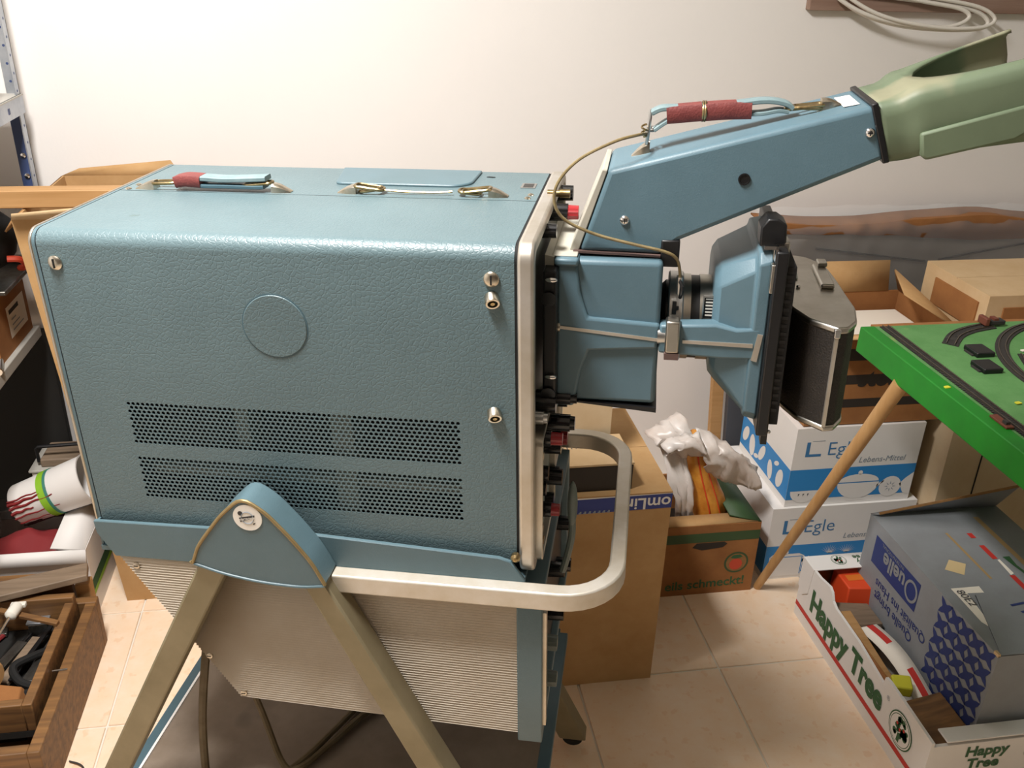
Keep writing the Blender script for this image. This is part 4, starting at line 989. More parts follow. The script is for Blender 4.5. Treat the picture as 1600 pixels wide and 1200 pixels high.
# near end
text('Happy', .034, (hx0+.075, hy0-.0002, .100), PX, PZ, 'greenink', E2, bold=.0012); text('Tree', .034, (hx0+.085, hy0-.0002, .068), PX, PZ, 'greenink', E2, bold=.0012)
tree_badge((hx0+.225, hy0-.0002, .098), PX, PZ, .026, E2)
decal([(.30, .09), (.33, .115), (.40, .115), (.40, .075), (.32, .075)], (hx0, hy0, 0), PX, PZ, 'darkbox', E2, 'hand_hole')
# contents of the tray
o = thing('orange_packet', 'orange printed packet at the far end of the fruit tray', 'packet', loc=(1.09, 1.56, .004))
G().hexa([(1.045, 1.515, .055), (1.13, 1.50, .055), (1.13, 1.60, .055), (1.045, 1.60, .055), (1.050, 1.525, .142), (1.13, 1.515, .142), (1.13, 1.60, .142), (1.050, 1.60, .142)]).obj('packet_body', 'orangered', o, bevel=.003)
decal([(0, 0), (.05, 0), (.05, .02), (0, .02)], (1.062, 1.55, .1422), PX, (0, 1, 0), 'orange', o, 'packet_print')
G().box(1.04, 1.135, 1.50, 1.605, .004, .055).obj('packet_base', 'kraftdark', o)
tag(G().hexa([(1.005, 1.435, .07), (1.09, 1.435, .07), (1.09, 1.51, .07), (1.005, 1.51, .07), (1.005, 1.435, .118), (1.09, 1.435, .112), (1.09, 1.505, .112), (1.005, 1.505, .124)]).obj('cardboard_piece', 'woodgrey', bevel=.002), 'grey brown cardboard piece under the packet in the fruit tray', 'cardboard')
st_ = G().hexa([(1.000, 1.27, .100), (1.022, 1.27, .100), (1.022, 1.462, .118), (1.000, 1.462, .118), (1.000, 1.27, .116), (1.022, 1.27, .116), (1.022, 1.462, .134), (1.000, 1.462, .134)]).obj('wood_strip', 'woodpale', bevel=.001)
tag(st_, 'pale wooden strip along the lettered side inside the fruit tray', 'strip')
lf = thing('leaflet', 'white leaflet with red stripes curling out of the fruit tray', 'leaflet', loc=(1.06, 1.3, .10))
v = []; f = []; n = 14
for i in range(n+1):
    q = i/n; y = 1.452-q*.285; xx = 1.026+.016*math.sin(q*3.1)+.012*q; z = .103+.008*math.sin(q*5)-.002*q
    v += [(xx, y, z), (xx+.042, y+.01, z+.006)]
G().add(v, [(2*i, 2*i+1, 2*i+3, 2*i+2) for i in range(n)]).obj('sheet', 'paper', lf, solid=.0008)
for (q0, q1) in ((.02, .30), (.55, .98)):
    v = []
    for i in range(9):
        q = q0+(q1-q0)*i/8; y = 1.452-q*.285; xx = 1.026+.016*math.sin(q*3.1)+.012*q; z = .103+.008*math.sin(q*5)-.002*q
        v += [(xx+.020, y+.0048, z+.0039), (xx+.034, y+.008, z+.0059)]
    G().add(v, [(2*i, 2*i+1, 2*i+3, 2*i+2) for i in range(8)]).obj('red_stripe', 'redink', lf)
tag(G().prism(roundpoly([(1.0, 1.238), (1.035, 1.225), (1.05, 1.262), (1.012, 1.272)], .004, 2), 'z', .108, .131).obj('yellow_packet', 'yellow', bevel=.003), 'small bright yellow packet in the fruit tray', 'packet')
tag(G().box(1.0, 1.045, 1.277, 1.345, .02, .092).obj('black_case', 'black', bevel=.006), 'small black case in the fruit tray beside the pale strip', 'case')
tag(G().hexa([(1.01, 1.10, .06), (1.095, 1.10, .06), (1.095, 1.225, .06), (1.01, 1.225, .06), (1.01, 1.10, .100), (1.095, 1.10, .118), (1.095, 1.225, .118), (1.01, 1.225, .100)]).obj('wood_block', 'woodold', bevel=.002), 'brown wooden block at the near end of the fruit tray', 'wood')
tag(G().box(1.10, 1.40, 1.12, 1.58, .004, .054).obj('paper_stack', 'paper', bevel=.003), 'stack of papers under the grey mail-order box', 'papers')

# ---- grey box (upside down) in the tray
t = thing('mail_order_box', 'grey cardboard box lettered upside down, standing in the fruit tray', 'box', loc=(1.25, 1.35, .055))
qx0, qx1, qy0, qy1, qz0, qz1 = 1.100, 1.408, 1.122, 1.582, .055, .298
p = carton(t, qx0, qx1, qy0, qy1, qz0, qz1, 'quellegrey', top=False); Ls = p['l']
xm = qx0+.135
tp = G().box(qx0, qx1, qy0, qy1, qz1, qz1+.003).obj('top_flap', 'quellegrey', t)
tp2 = G().hexa([(xm+.01, qy0-.001, qz1+.0032), (qx1+.001, qy0-.001, qz1+.0032), (qx1+.001, qy0+.165, qz1+.0032), (qx0+.062, qy0+.165, qz1+.0032), (qx0+.004, qy0-.001, qz1+.0065), (qx1+.001, qy0-.001, qz1+.0065), (qx1+.001, qy0+.165, qz1+.0065), (qx0+.062, qy0+.165, qz1+.0065)]).obj('top_flap', 'quellegrey', t)
flap(t, [(qx0, qy1, qz1+.002), (qx1, qy1, qz1+.002), (qx1, qy1-.05, qz1+.085), (qx0+.01, qy1-.015, qz1+.012)], 'quellegrey', name='lifted_flap')
G().tube([(qx0+.010, qy1-.015, qz1+.0125), (qx1, qy1-.05, qz1+.0855)], .0032, 5).obj('flap_edge', 'kraftedge', t)
G().box(qx0-.0012, qx0+.004, qy0, qy0+.012, qz1+.001, qz1+.0075).obj('torn_corner', 'kraftlight', t)
# print is upside down: reading direction +Y (towards the wall) seen from -X means x = +Y, up = -Z
UY, UZ = (0, 1, 0), (0, 0, -1)
bo = lambda y, z: (qx0-.0003, y, z)
decal([(0, 0), (.178, 0), (.178, .070), (0, .070)], bo(qy1-.218, qz1-.026), UY, UZ, 'quelleblue', Ls, 'logo_block')
lo = bo(qy1-.205, qz1-.088+.003)
# big Q ring and letters
rgO = circ(.024, -.031, .023, 26, .026); rgI = circ(.024, -.031, .017, 26, .020)
g = G(); xd = Vector(UY); yd = Vector(UZ); nn = xd.cross(yd); O = Vector(bo(qy1-.218, qz1-.026))+nn*.0012
v = [O+xd*a+yd*(b+.066) for a, b in rgO]+[O+xd*a+yd*(b+.066) for a, b in rgI]; n = len(rgO)
g.add(v, [(i, (i+1) % n, n+(i+1) % n, n+i) for i in range(n)]).obj('logo_ring', 'quellegrey', Ls, smooth=False)
text('uelle', .050, bo(qy1-.218+.050, qz1-.026-.013-.004), UY, UZ, 'quellegrey', Ls, bold=.0016, lift=.0012, xs=.92)
text('INTERNATIONAL', .0115, bo(qy1-.218+.062, qz1-.0275-.0015), UY, UZ, 'quellegrey', Ls, lift=.0012, xs=.98)
text('Quelle bringt', .034, bo(qy1-.255, qz1-.208), UY, UZ, 'quelleblue', Ls, xs=.95) if False else None
text('Quelle bringt', .030, bo(qy1-.232, qz1-.148), UY, UZ, 'quelleblue', Ls, xs=.95, bold=.0003)
text('Qualität ins Haus', .030, bo(qy1-.272, qz1-.118), UY, UZ, 'quelleblue', Ls, xs=.95, bold=.0003)
# leaf lattice: concave four-point stars
def star(o, xd, yd, r, parent):
    P = []
    for k in range(4):
        a0 = math.pi/4+k*math.pi/2; a1 = a0+math.pi/2
        for j in range(5):
            s_ = j/5; rr = r*(1-.62*math.sin(math.pi*s_)); a = a0+(a1-a0)*s_; P.append((rr*math.cos(a), rr*math.sin(a)))
    decal(P, o, xd, yd, 'quelleblue', parent, 'star_print')
pt = .0365
for i in range(5):
    for j in range(6):
        y = qy0+.024+i*pt*.92; z = qz1-.018-j*pt*1.07
        if i == 4 and j > 4: continue
        star(bo(y, z), (0, -1, 0), (0, 0, 1), .0265, Ls)
decal([(0, 0), (.03, -.022), (.055, .012), (.028, .03)], (qx0+.050, qy0+.250, qz1+.003), PX, (0, 1, 0), 'papertan', tp, 'torn_label')
decal([(0, 0), (.060, -.004), (.062, .016), (.0, .016)], (qx0+.026, qy0+.175, qz1+.003), PX, (0, 1, 0), 'paper', tp, 'paper_label')
decal([(0, .0), (.026, .0), (.012, -.125), (.0, -.10)], (qx0+.026, qy0+.190, qz1+.003), PX, (0, 1, 0), 'paper', tp, 'paper_label', lift=.0009)
text('80E2', .024, (qx0+.030, qy0+.182, qz1+.004), (0.05, -1, 0), (1, 0, 0), 'panelgreyd', tp, lift=.0014)
decal([(0, 0), (.006, 0), (.006, -.16), (0, -.16)], (qx0+.125, qy0+.370, qz1+.003), PX, (0, 1, 0), 'tape', tp, 'tape_strip')
decal([(0, 0), (.012, 0), (.012, -.26), (0, -.26)], (qx0+.225, qy0+.420, qz1+.003), PX, (0, 1, 0), 'tape', tp, 'tape_strip')
for y, d in ((.345, .018), (.27, .048), (.165, .05)):
    decal([(0, 0), (.012, 0), (.012, d), (0, d)], (qx0+.172, qy0+y, qz1+.003), PX, (0, 1, 0), 'redink', tp, 'red_print', lift=.0008)
decal([(0, 0), (.010, .004), (.010, .052), (.004, .05)], (qx0+.176, qy0+.216, qz1+.003), PX, (0, 1, 0), 'paper', tp, 'white_print', lift=.0008)
decal([(0, 0), (.016, 0), (.012, -.03), (.02, -.08), (.014, -.08), (.004, -.03)], (qx0+.198, qy0+.275, qz1+.003), PX, (0, 1, 0), 'greenink', tp, 'green_print', lift=.0008)
text('11B', .045, (qx0+.108, qy0+.135, qz1+.0067), (.35, -1, 0), (1, .35, 0), 'quelleblue', tp2, bold=.0006, shear=.2)

# ---- box beside the food boxes, below the table
t = thing('plain_box', 'plain grey brown box beside the food boxes under the table', 'box', loc=(1.5, 1.85, 0))
carton(t, 1.360, 1.66, 1.72, 2.03, 0, .52, 'woodgrey' if False else 'kraftpale', top=True)
G().box(1.452, 1.455, 1.7185, 1.72, 0, .52).obj('joint_line', 'blackmatte', t)
# ---- brown printed box on top of the food boxes (open, flaps up)
t = thing('printed_box', 'open dark brown printed box with flaps up behind the green table', 'box', loc=(1.17, 1.9, .431))
px0, px1, py0, py1, pz0, pz1 = 1.0, 1.350, 1.765, 2.04, .431, .660
p = carton(t, px0, px1, py0, py1, pz0, pz1, 'kraftdark', top=False); F = p['f']
for z, h_ in ((.045, .022), (.105, .024), (.165, .03)): decal([(0, z), (.315, z), (.315, z+h_), (0, z+h_)], (px0, py0, pz0), PX, PZ, 'darkbox', F, 'dark_band')
text('stos', .06, (px0+.115, py0, pz0+.10), PX, PZ, 'darkbox', F, bold=.002, lift=.0008)
flap(t, [(px0+.09, py1-.004, pz1), (px0+.315, py1-.004, pz1), (px0+.315, py1+.015, pz1+.075), (px0+.09, py1+.015, pz1+.075)], 'kraft', name='back_flap')
flap(t, [(px1-.004, py0, pz1), (px1-.004, py1, pz1), (px1-.045, py1-.03, pz1+.065), (px1-.10, py0+.10, pz1+.055)], 'kraft', name='side_flap')
flap(t, [(px0, py0, pz1), (px1, py0, pz1), (px1-.01, py0-.07, pz1+.022), (px0+.01, py0-.07, pz1+.022)], 'kraft', name='front_flap')
flap(t, [(px0+.004, py0, pz1), (px0+.004, py1, pz1), (px0-.05, py1-.02, pz1+.05), (px0-.05, py0+.02, pz1+.05)], 'kraft', name='side_flap')
tag(G().box(px0+.02, px1-.02, py0+.03, py1-.03, pz0+.006, pz0+.19).obj('wrapped_parcel', 'paper', bevel=.006), 'white parcel inside the open brown printed box', 'parcel')
# ---- kraft box with cut-outs at the right
t = thing('kraft_box', 'light brown box with handle openings coloured dark as shade behind the green table', 'box', loc=(1.5, 1.8, .523))
kx0, kx1, ky0, ky1, kz0, kz1 = 1.372, 1.66, 1.735, 1.985, .523, .752
p = carton(t, kx0, kx1, ky0, ky1, kz0, kz1, 'kraftlight', top=True)
G().box(kx0-.004, kx0+.001, ky0+.03, ky1-.05, kz1-.085, kz1-.022).obj('opening', 'kraftdark', p['l'])  # dark slabs paint the shade inside the recessed handle openings
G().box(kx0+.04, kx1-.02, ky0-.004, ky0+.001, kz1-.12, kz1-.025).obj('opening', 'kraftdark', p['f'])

# ---- wrapped grey panels leaning on the wall
t = thing('wrapped_package', 'long grey package wrapped in clear film leaning on the wall', 'package', loc=(1.6, 2.16, 0))
G().hexa([(1.03, 2.085, 0), (2.45, 2.085, 0), (2.45, 2.11, 0), (1.03, 2.11, 0), (1.03, 2.165, .775), (2.45, 2.165, .80), (2.45, 2.19, .80), (1.03, 2.19, .775)]).obj('panel', 'polygrey', t, bevel=.002)
G().add([(1.16, 2.152, .735), (1.478, 2.1475, .694), (1.478, 2.150, .698), (1.16, 2.1545, .739)], [(0, 1, 2, 3)]).obj('seam', 'darkgrey', t, solid=.002)
G().add([(1.514, 2.1475, .698), (1.80, 2.152, .742), (1.80, 2.1545, .746), (1.514, 2.150, .702)], [(0, 1, 2, 3)]).obj('seam', 'darkgrey', t, solid=.002)
v = []; f = []; n = 40
for i in range(n+1):
    x = 1.0+i*.036; top = .805+.010*math.sin(x*9)+.006*noise.noise(Vector((x*7, 0, 0))); lo = .765+.012*math.sin(x*6+1)+.008*noise.noise(Vector((x*9, 3, 0)))
    v += [(x, 2.150, lo), (x, 2.158+.01*noise.noise(Vector((x*5, 1, 1))), top), (x, 2.225, top+.004)]
for i in range(n): f += [(3*i, 3*i+1, 3*i+4, 3*i+3), (3*i+1, 3*i+2, 3*i+5, 3*i+4)]
G().add(v, f).obj('cardboard_edge', 'kraftdark', t, solid=.004)
v = []; f = []; nu, nv = 70, 16
for i in range(nu+1):
    for j in range(nv+1):
        x = 1.0+i*.0206; b = j/nv; z = .50+b*.335; q = Vector((x*14, b*5, 2.)); d = noise.noise(q)*.011+noise.noise(q*2.7)*.006
        y = 2.085+.0794*z/.775-.014+(.0 if b < .9 else (b-.9)*.5); v.append((x, y-abs(d), z+noise.noise(q*1.7+Vector((5, 5, 5)))*.008))
for i in range(nu):
    for j in range(nv): k = i*(nv+1)+j; f.append((k, k+1, k+nv+2, k+nv+1))
G().add(v, f).obj('plastic_film', 'film', t, angle=70)
tag(G().hexa([(.962, 2.06, 0), (1.024, 2.06, 0), (1.024, 2.08, 0), (.962, 2.08, 0), (.962, 2.15, .56), (1.024, 2.15, .56), (1.024, 2.17, .56), (.962, 2.17, .56)]).obj('metal_sheet', 'panelgreyd', bevel=.001), 'narrow dark grey sheet leaning on the wall left of the food boxes', 'sheet')
tag(G().hexa([(.925, 2.08, 0), (.958, 2.08, 0), (.958, 2.10, 0), (.925, 2.10, 0), (.925, 2.17, .52), (.958, 2.17, .52), (.958, 2.19, .52), (.925, 2.19, .52)]).obj('timber_batten', 'woodpale', bevel=.001), 'pale wooden batten leaning on the wall beside the dark grey sheet', 'batten')

# ---- wall board with cable coil
tag(G().box(1.075, XR-.005, YB-.022, YB, 1.306, 1.42).obj('wall_board', 'woodboard', bevel=.002), 'brown wooden board fixed to the wall at upper right', 'board')
cc = thing('cable_coil', 'coil of white cable hanging from the wall board', 'cable', loc=(1.35, 2.2, 1.3))
def loop(pts, r, nm): return G().tube(bez([(a, b, c) for a, b, c in pts], 8, closed=True), r, 8, closed=True).obj(nm, 'offwhite', cc, angle=60)
loop([(1.14, 2.218, 1.34), (1.20, 2.212, 1.303), (1.29, 2.205, 1.279), (1.40, 2.20, 1.270), (1.50, 2.20, 1.272), (1.535, 2.205, 1.285), (1.51, 2.21, 1.308), (1.44, 2.214, 1.325), (1.32, 2.218, 1.335), (1.20, 2.219, 1.345)], .0052, 'cable_loop')
loop([(1.13, 2.212, 1.345), (1.19, 2.204, 1.308), (1.28, 2.198, 1.285), (1.38, 2.194, 1.276), (1.445, 2.195, 1.281), (1.478, 2.20, 1.30), (1.45, 2.205, 1.318), (1.36, 2.21, 1.331), (1.24, 2.215, 1.348)], .0050, 'cable_loop')
loop([(1.15, 2.208, 1.35), (1.21, 2.198, 1.312), (1.30, 2.19, 1.287), (1.42, 2.187, 1.274), (1.515, 2.19, 1.278), (1.545, 2.197, 1.297), (1.50, 2.204, 1.322), (1.38, 2.209, 1.34), (1.25, 2.213, 1.352)], .0046, 'cable_loop')

# ---------------------------------------------------------------- left side: tall carton, beam, rack, shelf
t = thing('tall_carton', 'tall open brown carton standing behind the oscilloscope', 'carton', loc=(-.44, 2.03, 0))
KX1 = -.22
def tri_(y0, y1): return G().prism([(-.592, 0), (KX1, 0), (KX1, .93), (-.668, .93)], 'y', y0, y1)
tri_(1.860, 1.865).obj('front_wall', 'kraft', t); tri_(2.215, 2.22).obj('back_wall', 'kraft', t)
G().hexa([(-.592, 1.865, 0), (-.587, 1.865, 0), (-.587, 2.215, 0), (-.592, 2.215, 0), (-.668, 1.865, .93), (-.663, 1.865, .93), (-.663, 2.215, .93), (-.668, 2.215, .93)]).obj('side_wall', 'kraft', t)
G().box(KX1-.005, KX1, 1.865, 2.215, 0, .93).obj('side_wall', 'kraft', t)
G().box(-.585, KX1-.006, 1.867, 2.213, .001, .005).obj('bottom', 'kraft', t)
flap(t, [(-.668, 1.862, .93), (KX1, 1.862, .93), (KX1-.03, 1.815, .985), (-.655, 1.83, .948)], 'kraftlight', name='front_flap')
flap(t, [(-.668, 2.218, .93), (-.41, 2.218, .93), (-.43, 2.224, .962), (-.63, 2.224, .945)], 'kraft', name='back_flap')
flap(t, [(-.666, 1.87, .93), (-.666, 2.21, .93), (-.69, 2.20, .90), (-.69, 1.88, .90)], 'kraftedge', name='side_flap')
tag(G().box(-1.5, -.26, 1.93, 1.97, .9325, .968).obj('wooden_beam', 'woodpale', bevel=.002), 'long pale wooden beam lying across the tall open carton', 'beam')
# steel rack
rk = thing('storage_rack', 'grey slotted steel rack at the left wall', 'rack', loc=(-1.0, 2.0, 0))
def post(x, y, sx, sy):
    a = G().box(min(x, x+sx*.026), max(x, x+sx*.026), min(y, y+sy*.0025), max(y, y+sy*.0025), 0, 1.95)
    p_ = a.obj('post', 'galv', rk)
    b = G().box(min(x, x+sx*.0025), max(x, x+sx*.0025), min(y, y+sy*.026), max(y, y+sy*.026), 0, 1.95).obj('post_flange', 'galv', p_)
    g = G()
    for k in range(52):
        z = .06+k*.036; g.cyl((x+sx*.013, y-sy*.0004, z), (x+sx*.013, y+sy*.0030, z), .0028, n=8); g.cyl((x-sx*.0004, y+sy*.013, z+.018), (x+sx*.003, y+sy*.013, z+.018), .0028, n=8)
    g.obj('post_holes', 'blueslot', p_)
    return p_
p1 = post(-.712, 2.185, -1, -1); post(-1.2, 2.185, 1, -1); post(-.712, 1.15, -1, 1); post(-1.2, 1.15, 1, 1)
G().box(-.7415, -.7165, 2.1795, 2.182, .80, 1.10).obj('post_splice', 'blueslot', p1)
for z in (.94, .985): G().lathe((-.728, 2.1795, z), (0, -1, 0), [(0, .006), (.004, .006), (.005, .003)], 6).obj('bolt', 'chrome', p1)
sh = G().box(-1.2, -.706, 1.15, 2.183, 1.112, 1.115).obj('shelf_deck', 'shelfgrey', rk)
rl = G().box(-.711, -.7085, 1.15, 2.186, 1.075, 1.115).obj('shelf_rail', 'galv', sh)
G().box(-.7085, -.7078, 2.083, 2.093, 1.087, 1.099).obj('rail_hole', 'blueslot', rl)
sh2 = G().box(-1.2, -.770, 1.15, 2.183, .556, .582).obj('shelf_deck', 'shelfgrey', rk, bevel=.002)
# on the rack
q = thing('blue_tin', 'dark blue tin on the rack shelf at the left edge', 'tin', loc=(-.735, 2.05, 1.115)); G().cyl((-.738, 2.05, 1.115), (-.738, 2.05, 1.165), .022, n=20).obj('tin_body', 'blueslot', q); G().cyl((-.738, 2.05, 1.165), (-.738, 2.05, 1.170), .0235, n=20).obj('tin_lid', 'galv', q)
q = thing('brown_roll', 'brown roll standing on the blue tin on the rack', 'roll', loc=(-.74, 2.05, 1.17)); G().lathe((-.740, 2.05, 1.17), (0, 0, 1), [(0, .02), (.005, .022), (.04, .022), (.045, .02)], 20).obj('roll_body', 'gasket', q); G().box(-.765, -.712, 2.03, 2.07, 1.2151, 1.222).obj('steel_plate', 'galv', q)
# carton with label on the lower shelf
q = thing('shelf_carton', 'brown carton with white label on the lower rack shelf', 'carton', loc=(-.9, 2.06, .582))
pp = carton(q, -1.10, -.782, 1.955, 2.17, .582, .735, 'kraftdark', top=True)
lb = decal([(0, 0), (.115, 0), (.115, .072), (0, .072)], (-.782, 2.035, .610), (0, 1, 0), PZ, 'paper', pp['r'], 'address_label')
decal([(.012, .052), (.075, .052), (.075, .062), (.012, .062)], (-.782, 2.035, .610), (0, 1, 0), PZ, 'darkgrey', pp['r'], 'label_print', lift=.0008)
for k in range(3): decal([(.02, .012+k*.012), (.09-.02*k, .012+k*.012), (.09-.02*k, .015+k*.012), (.02, .015+k*.012)], (-.782, 2.035, .610), (0, 1, 0), PZ, 'eglegrey', pp['r'], 'label_print', lift=.0008)
q = thing('grey_tray', 'grey tray lying on the labelled shelf carton', 'tray', loc=(-.9, 2.05, .738)); G().box(-1.1, -.745, 1.96, 2.16, .738, .748).obj('tray_base', 'toolsteel', q, bevel=.003); G().box(-1.1, -.745, 2.15, 2.16, .748, .765).obj('tray_lip', 'toolsteel', q)
q = thing('black_bag', 'black bag with red strap stuffed on the rack above the labelled carton', 'bag', loc=(-.87, 2.06, .748))
g = G().ball((-.86, 2.055, .835), (.125, .09, .085), 22, 14)
g.v = [(a+.012*noise.noise(Vector((a*20, b*20, c*20))), b, max(c, .7485)) for a, b, c in g.v]; g.obj('bag_body', 'blackmatte', q)
G().tube(bez([(-.75, 2.02, .80), (-.727, 2.03, .795), (-.728, 2.06, .77), (-.75, 2.08, .76)], 5), .007, 8).obj('strap', 'tomato', q)
tag(G().lathe((-.772, 1.90, .59), (-.3, 1, .02), [(0, .008), (.002, .0095), (.06, .0095), (.062, .008)], 18).obj('chrome_tube', 'chrome'), 'short chrome tube lying on the lower rack shelf', 'tube')
tag(G().box(-1.62, -.772, 2.225, 2.245, 0, .55).obj('shelf_shadow_board', 'darkinside', bevel=.002), 'dark board put in for the shadowed space under the rack shelf', 'board')  # dark sheet paints the shadowed area below the shelf
q = thing('cream_canister', 'cream canister with black carrying handle beside the tall carton', 'canister', loc=(-.76, 2.12, 0))
G().box(-.822, -.688, 2.07, 2.19, 0, .243).obj('canister_body', 'offwhite', q, bevel=.006); G().box(-.826, -.684, 2.066, 2.194, .243, .250).obj('canister_lid', 'shelfgrey', q, bevel=.002)
G().box(-.80, -.70, 2.08, 2.17, .250, .272).obj('canister_top', 'woodgrey', q, bevel=.004)
G().tube([(-.805, 2.09, .262), (-.806, 2.09, .298), (-.80, 2.09, .303), (-.70, 2.09, .306), (-.694, 2.09, .300), (-.694, 2.09, .262)], .0045, 8).obj('handle', 'black', q)

# ---- white carton with green stripe
t = thing('white_carton', 'open white carton with green stripe next to the wooden crate', 'carton', loc=(-.76, 1.93, 0))
wx0, wx1, wy0, wy1, wz = -.90, -.648, 1.822, 2.045, .180
p = carton(t, wx0, wx1, wy0, wy1, 0, wz, 'boxwhite', top=False); Rw = p['r']
decal([(0, .062), (wy1-wy0, .062), (wy1-wy0, .092), (0, .092)], (wx1, wy0, 0), (0, 1, 0), PZ, 'greenink', Rw, 'green_stripe'); decal([(0, .052), (wy1-wy0, .052), (wy1-wy0, .064), (0, .064)], (wx1, wy0, 0), (0, 1, 0), PZ, 'lime', Rw, 'lime_stripe', lift=.0006)
flap(t, [(wx1-.002, wy0, wz), (wx1-.002, wy1, wz), (wx1-.055, wy1-.02, wz+.055), (wx1-.075, wy0+.006, wz+.006)], 'boxwhite', name='side_flap')
flap(t, [(wx0, wy0+.002, wz), (wx1, wy0+.002, wz), (wx1, wy0-.010, wz-.028), (wx0, wy0-.010, wz-.028)], 'boxwhite', name='front_flap')
q = thing('red_cloth', 'dark red cloth stuffed in the open white carton', 'cloth', loc=(-.78, 1.91, .1))
g = G().ball((-.785, 1.90, .125), (.095, .06, .06), 26, 16); g.v = [(a, b, c+.016*noise.noise(Vector((a*28, b*28, c*10)))) for a, b, c in g.v]; g.obj('cloth_folds', 'redcloth', q)
G().box(-.86, -.66, 1.84, 2.03, .006, .09).obj('cloth_pile', 'redcloth', q, bevel=.01)
# ---- paint bucket
A = Vector((-.815, 1.955, .226)); B = Vector((-.650, 1.955, .288)); dv = (B-A); Lb = dv.length
q = thing('paint_bucket', 'white paint bucket with red drips and lime band lying on its side', 'bucket', loc=tuple(A))
q0 = G().lathe(A, dv, [(0, .047), (.004, .049), (Lb*.96, .0575), (Lb, .060), (Lb, .056), (Lb-.01, .0545), (.012, .044)], 40).obj('bucket_body', 'boxwhite', q, angle=50)
G().lathe(A+dv*.42, dv, [(0, .0535), (.0, .0548), (.016, .0553), (.016, .054)], 40).obj('lime_band', 'lime', q0)
G().lathe(A+dv*.42+dv.normalized()*.0165, dv, [(0, .054), (.0, .0552), (.006, .0554), (.006, .054)], 40).obj('teal_band', 'teal', q0)
ua = dv.normalized(); na = Vector((0, -1, 0)); nb = ua.cross(na)
random.seed(11)
for k, (ang, ln, wd) in enumerate(((.55, .42, .0018), (.15, .62, .002), (-.12, .30, .0035), (-.35, .60, .003), (-.55, .45, .004), (-.7, .55, .002), (.8, .25, .003), (1.05, .9, .0025))):
    P = []
    for i in range(9):
        s_ = i/8*ln; r = (.049+(.0575-.049)*s_)+.0004; aa = ang+.03*math.sin(i*1.7+k)
        P.append(A+dv*s_+(na*math.cos(aa)+nb*math.sin(aa))*r)
    G().tube(P, [wd*(1.3-.8*i/8) for i in range(9)], 6).obj('paint_drip', 'paintred' if k < 6 else 'black', q0)
tag(G().box(-.95, -.70, 1.965, 2.02, .18, .205).obj('dark_batten', 'darkgrey', bevel=.002), 'dark batten under the paint bucket', 'batten')

# ---- wooden crate with tools
t = thing('tool_crate', 'old wooden crate of tools on the floor at lower left', 'crate', loc=(-.86, 1.55, 0))
gx0, gx1, gy0, gy1, gz = -1.12, -.607, 1.292, 1.725, .125
G().box(gx0, gx1-.022, gy0, gy0+.022, 0, gz).obj('crate_board', 'woodold', t, bevel=.002); G().box(gx0, gx1, gy1-.022, gy1, 0, gz).obj('crate_board', 'woodold', t, bevel=.002)
G().box(gx1-.022, gx1, gy0, gy1-.022, 0, gz).obj('crate_board', 'woodold', t, bevel=.002); G().box(gx0, gx0+.022, gy0+.022, gy1-.022, 0, gz).obj('crate_board', 'woodold', t, bevel=.002)
G().box(gx0+.022, gx1-.022, gy0+.022, gy1-.022, 0.001, .012).obj('crate_bottom', 'woodold', t)
t2 = thing('tool_tray', 'smaller wooden tray sitting inside the tool crate', 'tray', loc=(-.88, 1.55, .05))
ix0, ix1, iy0, iy1, iz0, iz1 = -1.08, -.642, 1.385, 1.695, .085, .150
G().box(ix0, ix1-.018, iy0, iy0+.018, iz0, iz1).obj('tray_board', 'woodold', t2, bevel=.002); G().box(ix0, ix1, iy1-.018, iy1, iz0, iz1+.012).obj('tray_board', 'woodold', t2, bevel=.002)
G().box(ix1-.018, ix1, iy0, iy1-.018, iz0, iz1).obj('tray_board', 'woodold', t2, bevel=.002); G().box(ix0, ix0+.018, iy0+.018, iy1-.018, iz0, iz1).obj('tray_board', 'woodold', t2, bevel=.002)
G().box(ix0, ix1, iy0, iy1, .070, .085).obj('tray_bottom', 'darkinside', t2); G().box(ix0+.05, ix1-.05, iy0+.05, iy1-.05, .0125, .070).obj('tray_support', 'darkinside', t2)
tag(G().hexa([(-.90, 1.625, .173), (-.618, 1.715, .173), (-.627, 1.762, .173), (-.912, 1.68, .173), (-.90, 1.625, .189), (-.618, 1.715, .189), (-.627, 1.762, .189), (-.912, 1.68, .189)]).obj('grey_plank', 'woodgrey', bevel=.002), 'weathered grey plank lying across the tool crate', 'plank')
sd = thing('screwdriver', 'screwdriver with cream handle and bright shaft on the crate tools', 'screwdriver', loc=(-.75, 1.62, .13))
G().lathe((-.742, 1.655, .170), (-.1, -.45, -.05), [(0, .010), (.003, .012), (.03, .012), (.034, .008), (.036, .004)], 16).obj('handle', 'plaswhite', sd)
G().box(-.757, -.727, 1.652, 1.664, .163, .173).obj('handle_bar', 'plaswhite', sd, bevel=.002)
G().cyl((-.749, 1.62, .167), (-.768, 1.525, .148), .0032, n=10).obj('shaft', 'chrome', sd)
tool = [('steel file with dark tang lying in the tool tray, leftmost', (-.735, 1.62, .10), (-.775, 1.50, .10), .011, 'toolsteel'), ('flat steel bar lying in the tool tray beside the file', (-.708, 1.63, .10), (-.738, 1.50, .10), .012, 'woodgrey'),
        ('thin black rod lying in the tool tray', (-.688, 1.66, .108), (-.722, 1.50, .108), .005, 'black'), ('grey steel scale lying in the tool tray by the right board', (-.670, 1.62, .10), (-.692, 1.50, .10), .012, 'toolsteel'), ('silver notched bar in the tool tray against the right board', (-.657, 1.60, .105), (-.668, 1.50, .105), .009, 'galv')]
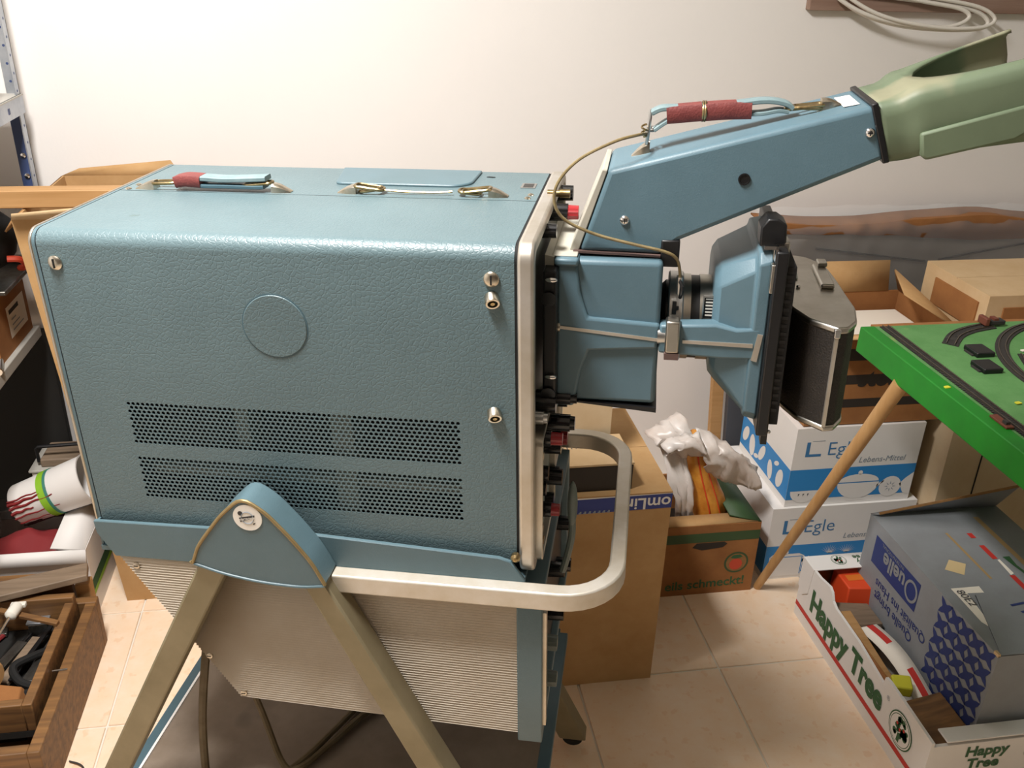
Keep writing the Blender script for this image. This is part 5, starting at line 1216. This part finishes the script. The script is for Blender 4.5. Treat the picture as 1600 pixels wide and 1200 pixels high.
for lab, a, b, r, m_ in tool:
    d = Vector(b)-Vector(a); L_ = d.length; q = thing('hand_tool', lab, 'tool', loc=a, group='tools lying in the tool tray')
    g = G().box(-r, r, 0, L_, -r*.35, r*.35); rotz = math.atan2(-d.x, d.y); g.xf(Matrix.Translation(a) @ Matrix.Rotation(rotz, 4, 'Z')); g.obj('blade', m_, q, bevel=.001)
    e = Vector(a); g = G().cyl(e, e-d.normalized()*.03, r*.4, r*.25, 10); g.obj('tang', 'black', q)
q = thing('mallet', 'pale wooden mallet head at the left edge of the crate', 'mallet', loc=(-.75, 1.50, .13))
G().lathe((-.80, 1.50, .150), (.8, -.45, 0), [(0, .028), (.004, .031), (.07, .031), (.076, .027)], 24).obj('mallet_head', 'woodleg', q); G().cyl((-.765, 1.49, .150), (-.85, 1.40, .160), .011, n=12).obj('mallet_handle', 'woodold', q)
tag(G().hexa([(-.735, 1.415, .086), (-.672, 1.43, .086), (-.675, 1.475, .086), (-.735, 1.465, .086), (-.735, 1.42, .135), (-.685, 1.43, .118), (-.69, 1.47, .118), (-.735, 1.465, .135)]).obj('wood_wedge', 'kraftdark', bevel=.002), 'brown wooden wedge in the near corner of the tool tray', 'wedge')
tag(G().tube(bez([(-.66, 1.60, .10), (-.70, 1.55, .118), (-.72, 1.52, .122), (-.70, 1.49, .112), (-.665, 1.48, .10), (-.70, 1.46, .105)], 6), .008, 8).obj('black_hose', 'blackmatte'), 'short black hose curled over the tools in the crate', 'hose')
tag(G().lathe((-.80, 1.735, .1625), (.3, -1, .1), [(0, .011), (.02, .011), (.02, .007), (.002, .007)], 18).obj('pipe_end', 'toolsteel'), 'grey pipe end sticking out at the back of the crate', 'pipe')
tag(G().cyl((-.640, 1.495, .127), (-.612, 1.498, .127), .0022, n=8).obj('nail', 'chrome'), 'bright nail lying on the crate edge', 'nail')
tag(G().box(-1.1, -.662, 1.738, 1.758, 0, .172).obj('brown_plank', 'woodold', bevel=.002), 'brown plank standing between the crate and the white carton', 'plank')
tag(G().box(-.655, -.625, 1.735, 1.765, 0, .15).obj('wood_offcut', 'woodpale', bevel=.002), 'upright pale offcut at the back corner of the crate', 'offcut')
cord('thin_wire', [(-.60, 1.38, .004), (-.57, 1.36, .006), (-.555, 1.31, .004), (-.56, 1.25, .004)], .0016, 'darkgrey', 'thin dark wire lying on the tiles beside the crate')

tag(G().hexa([(-.785, 1.655, .1505), (-.655, 1.600, .1505), (-.652, 1.612, .1505), (-.782, 1.668, .1505), (-.785, 1.655, .158), (-.655, 1.600, .158), (-.652, 1.612, .158), (-.782, 1.668, .158)]).obj('wood_stick', 'woodold', bevel=.001), 'thin brown stick lying across the tool tray', 'stick')
q = thing('pliers', 'steel pliers with dark grips lying in the tool tray', 'pliers', loc=(-.79, 1.60, .088))
G().tube(bez([(-.80, 1.66, .092), (-.795, 1.62, .094), (-.80, 1.585, .094), (-.815, 1.53, .092)], 5), .0055, 8).obj('grip', 'redcloth', q); G().tube(bez([(-.785, 1.66, .092), (-.80, 1.62, .094), (-.79, 1.585, .094), (-.785, 1.53, .092)], 5), .0055, 8).obj('grip', 'redcloth', q)
G().prism(roundpoly([(-.808, 1.655), (-.778, 1.655), (-.786, 1.70), (-.80, 1.70)], .004), 'z', .0885, .098).obj('jaws', 'toolsteel', q, bevel=.001)
q = thing('small_tin', 'small grey tin in the tool tray near the plank', 'tin', loc=(-.70, 1.675, .085))
G().box(-.735, -.695, 1.655, 1.69, .0855, .115).obj('tin_body', 'toolsteel', q, bevel=.003); G().box(-.7365, -.6935, 1.6535, 1.6915, .115, .120).obj('tin_lid', 'galv', q, bevel=.001)
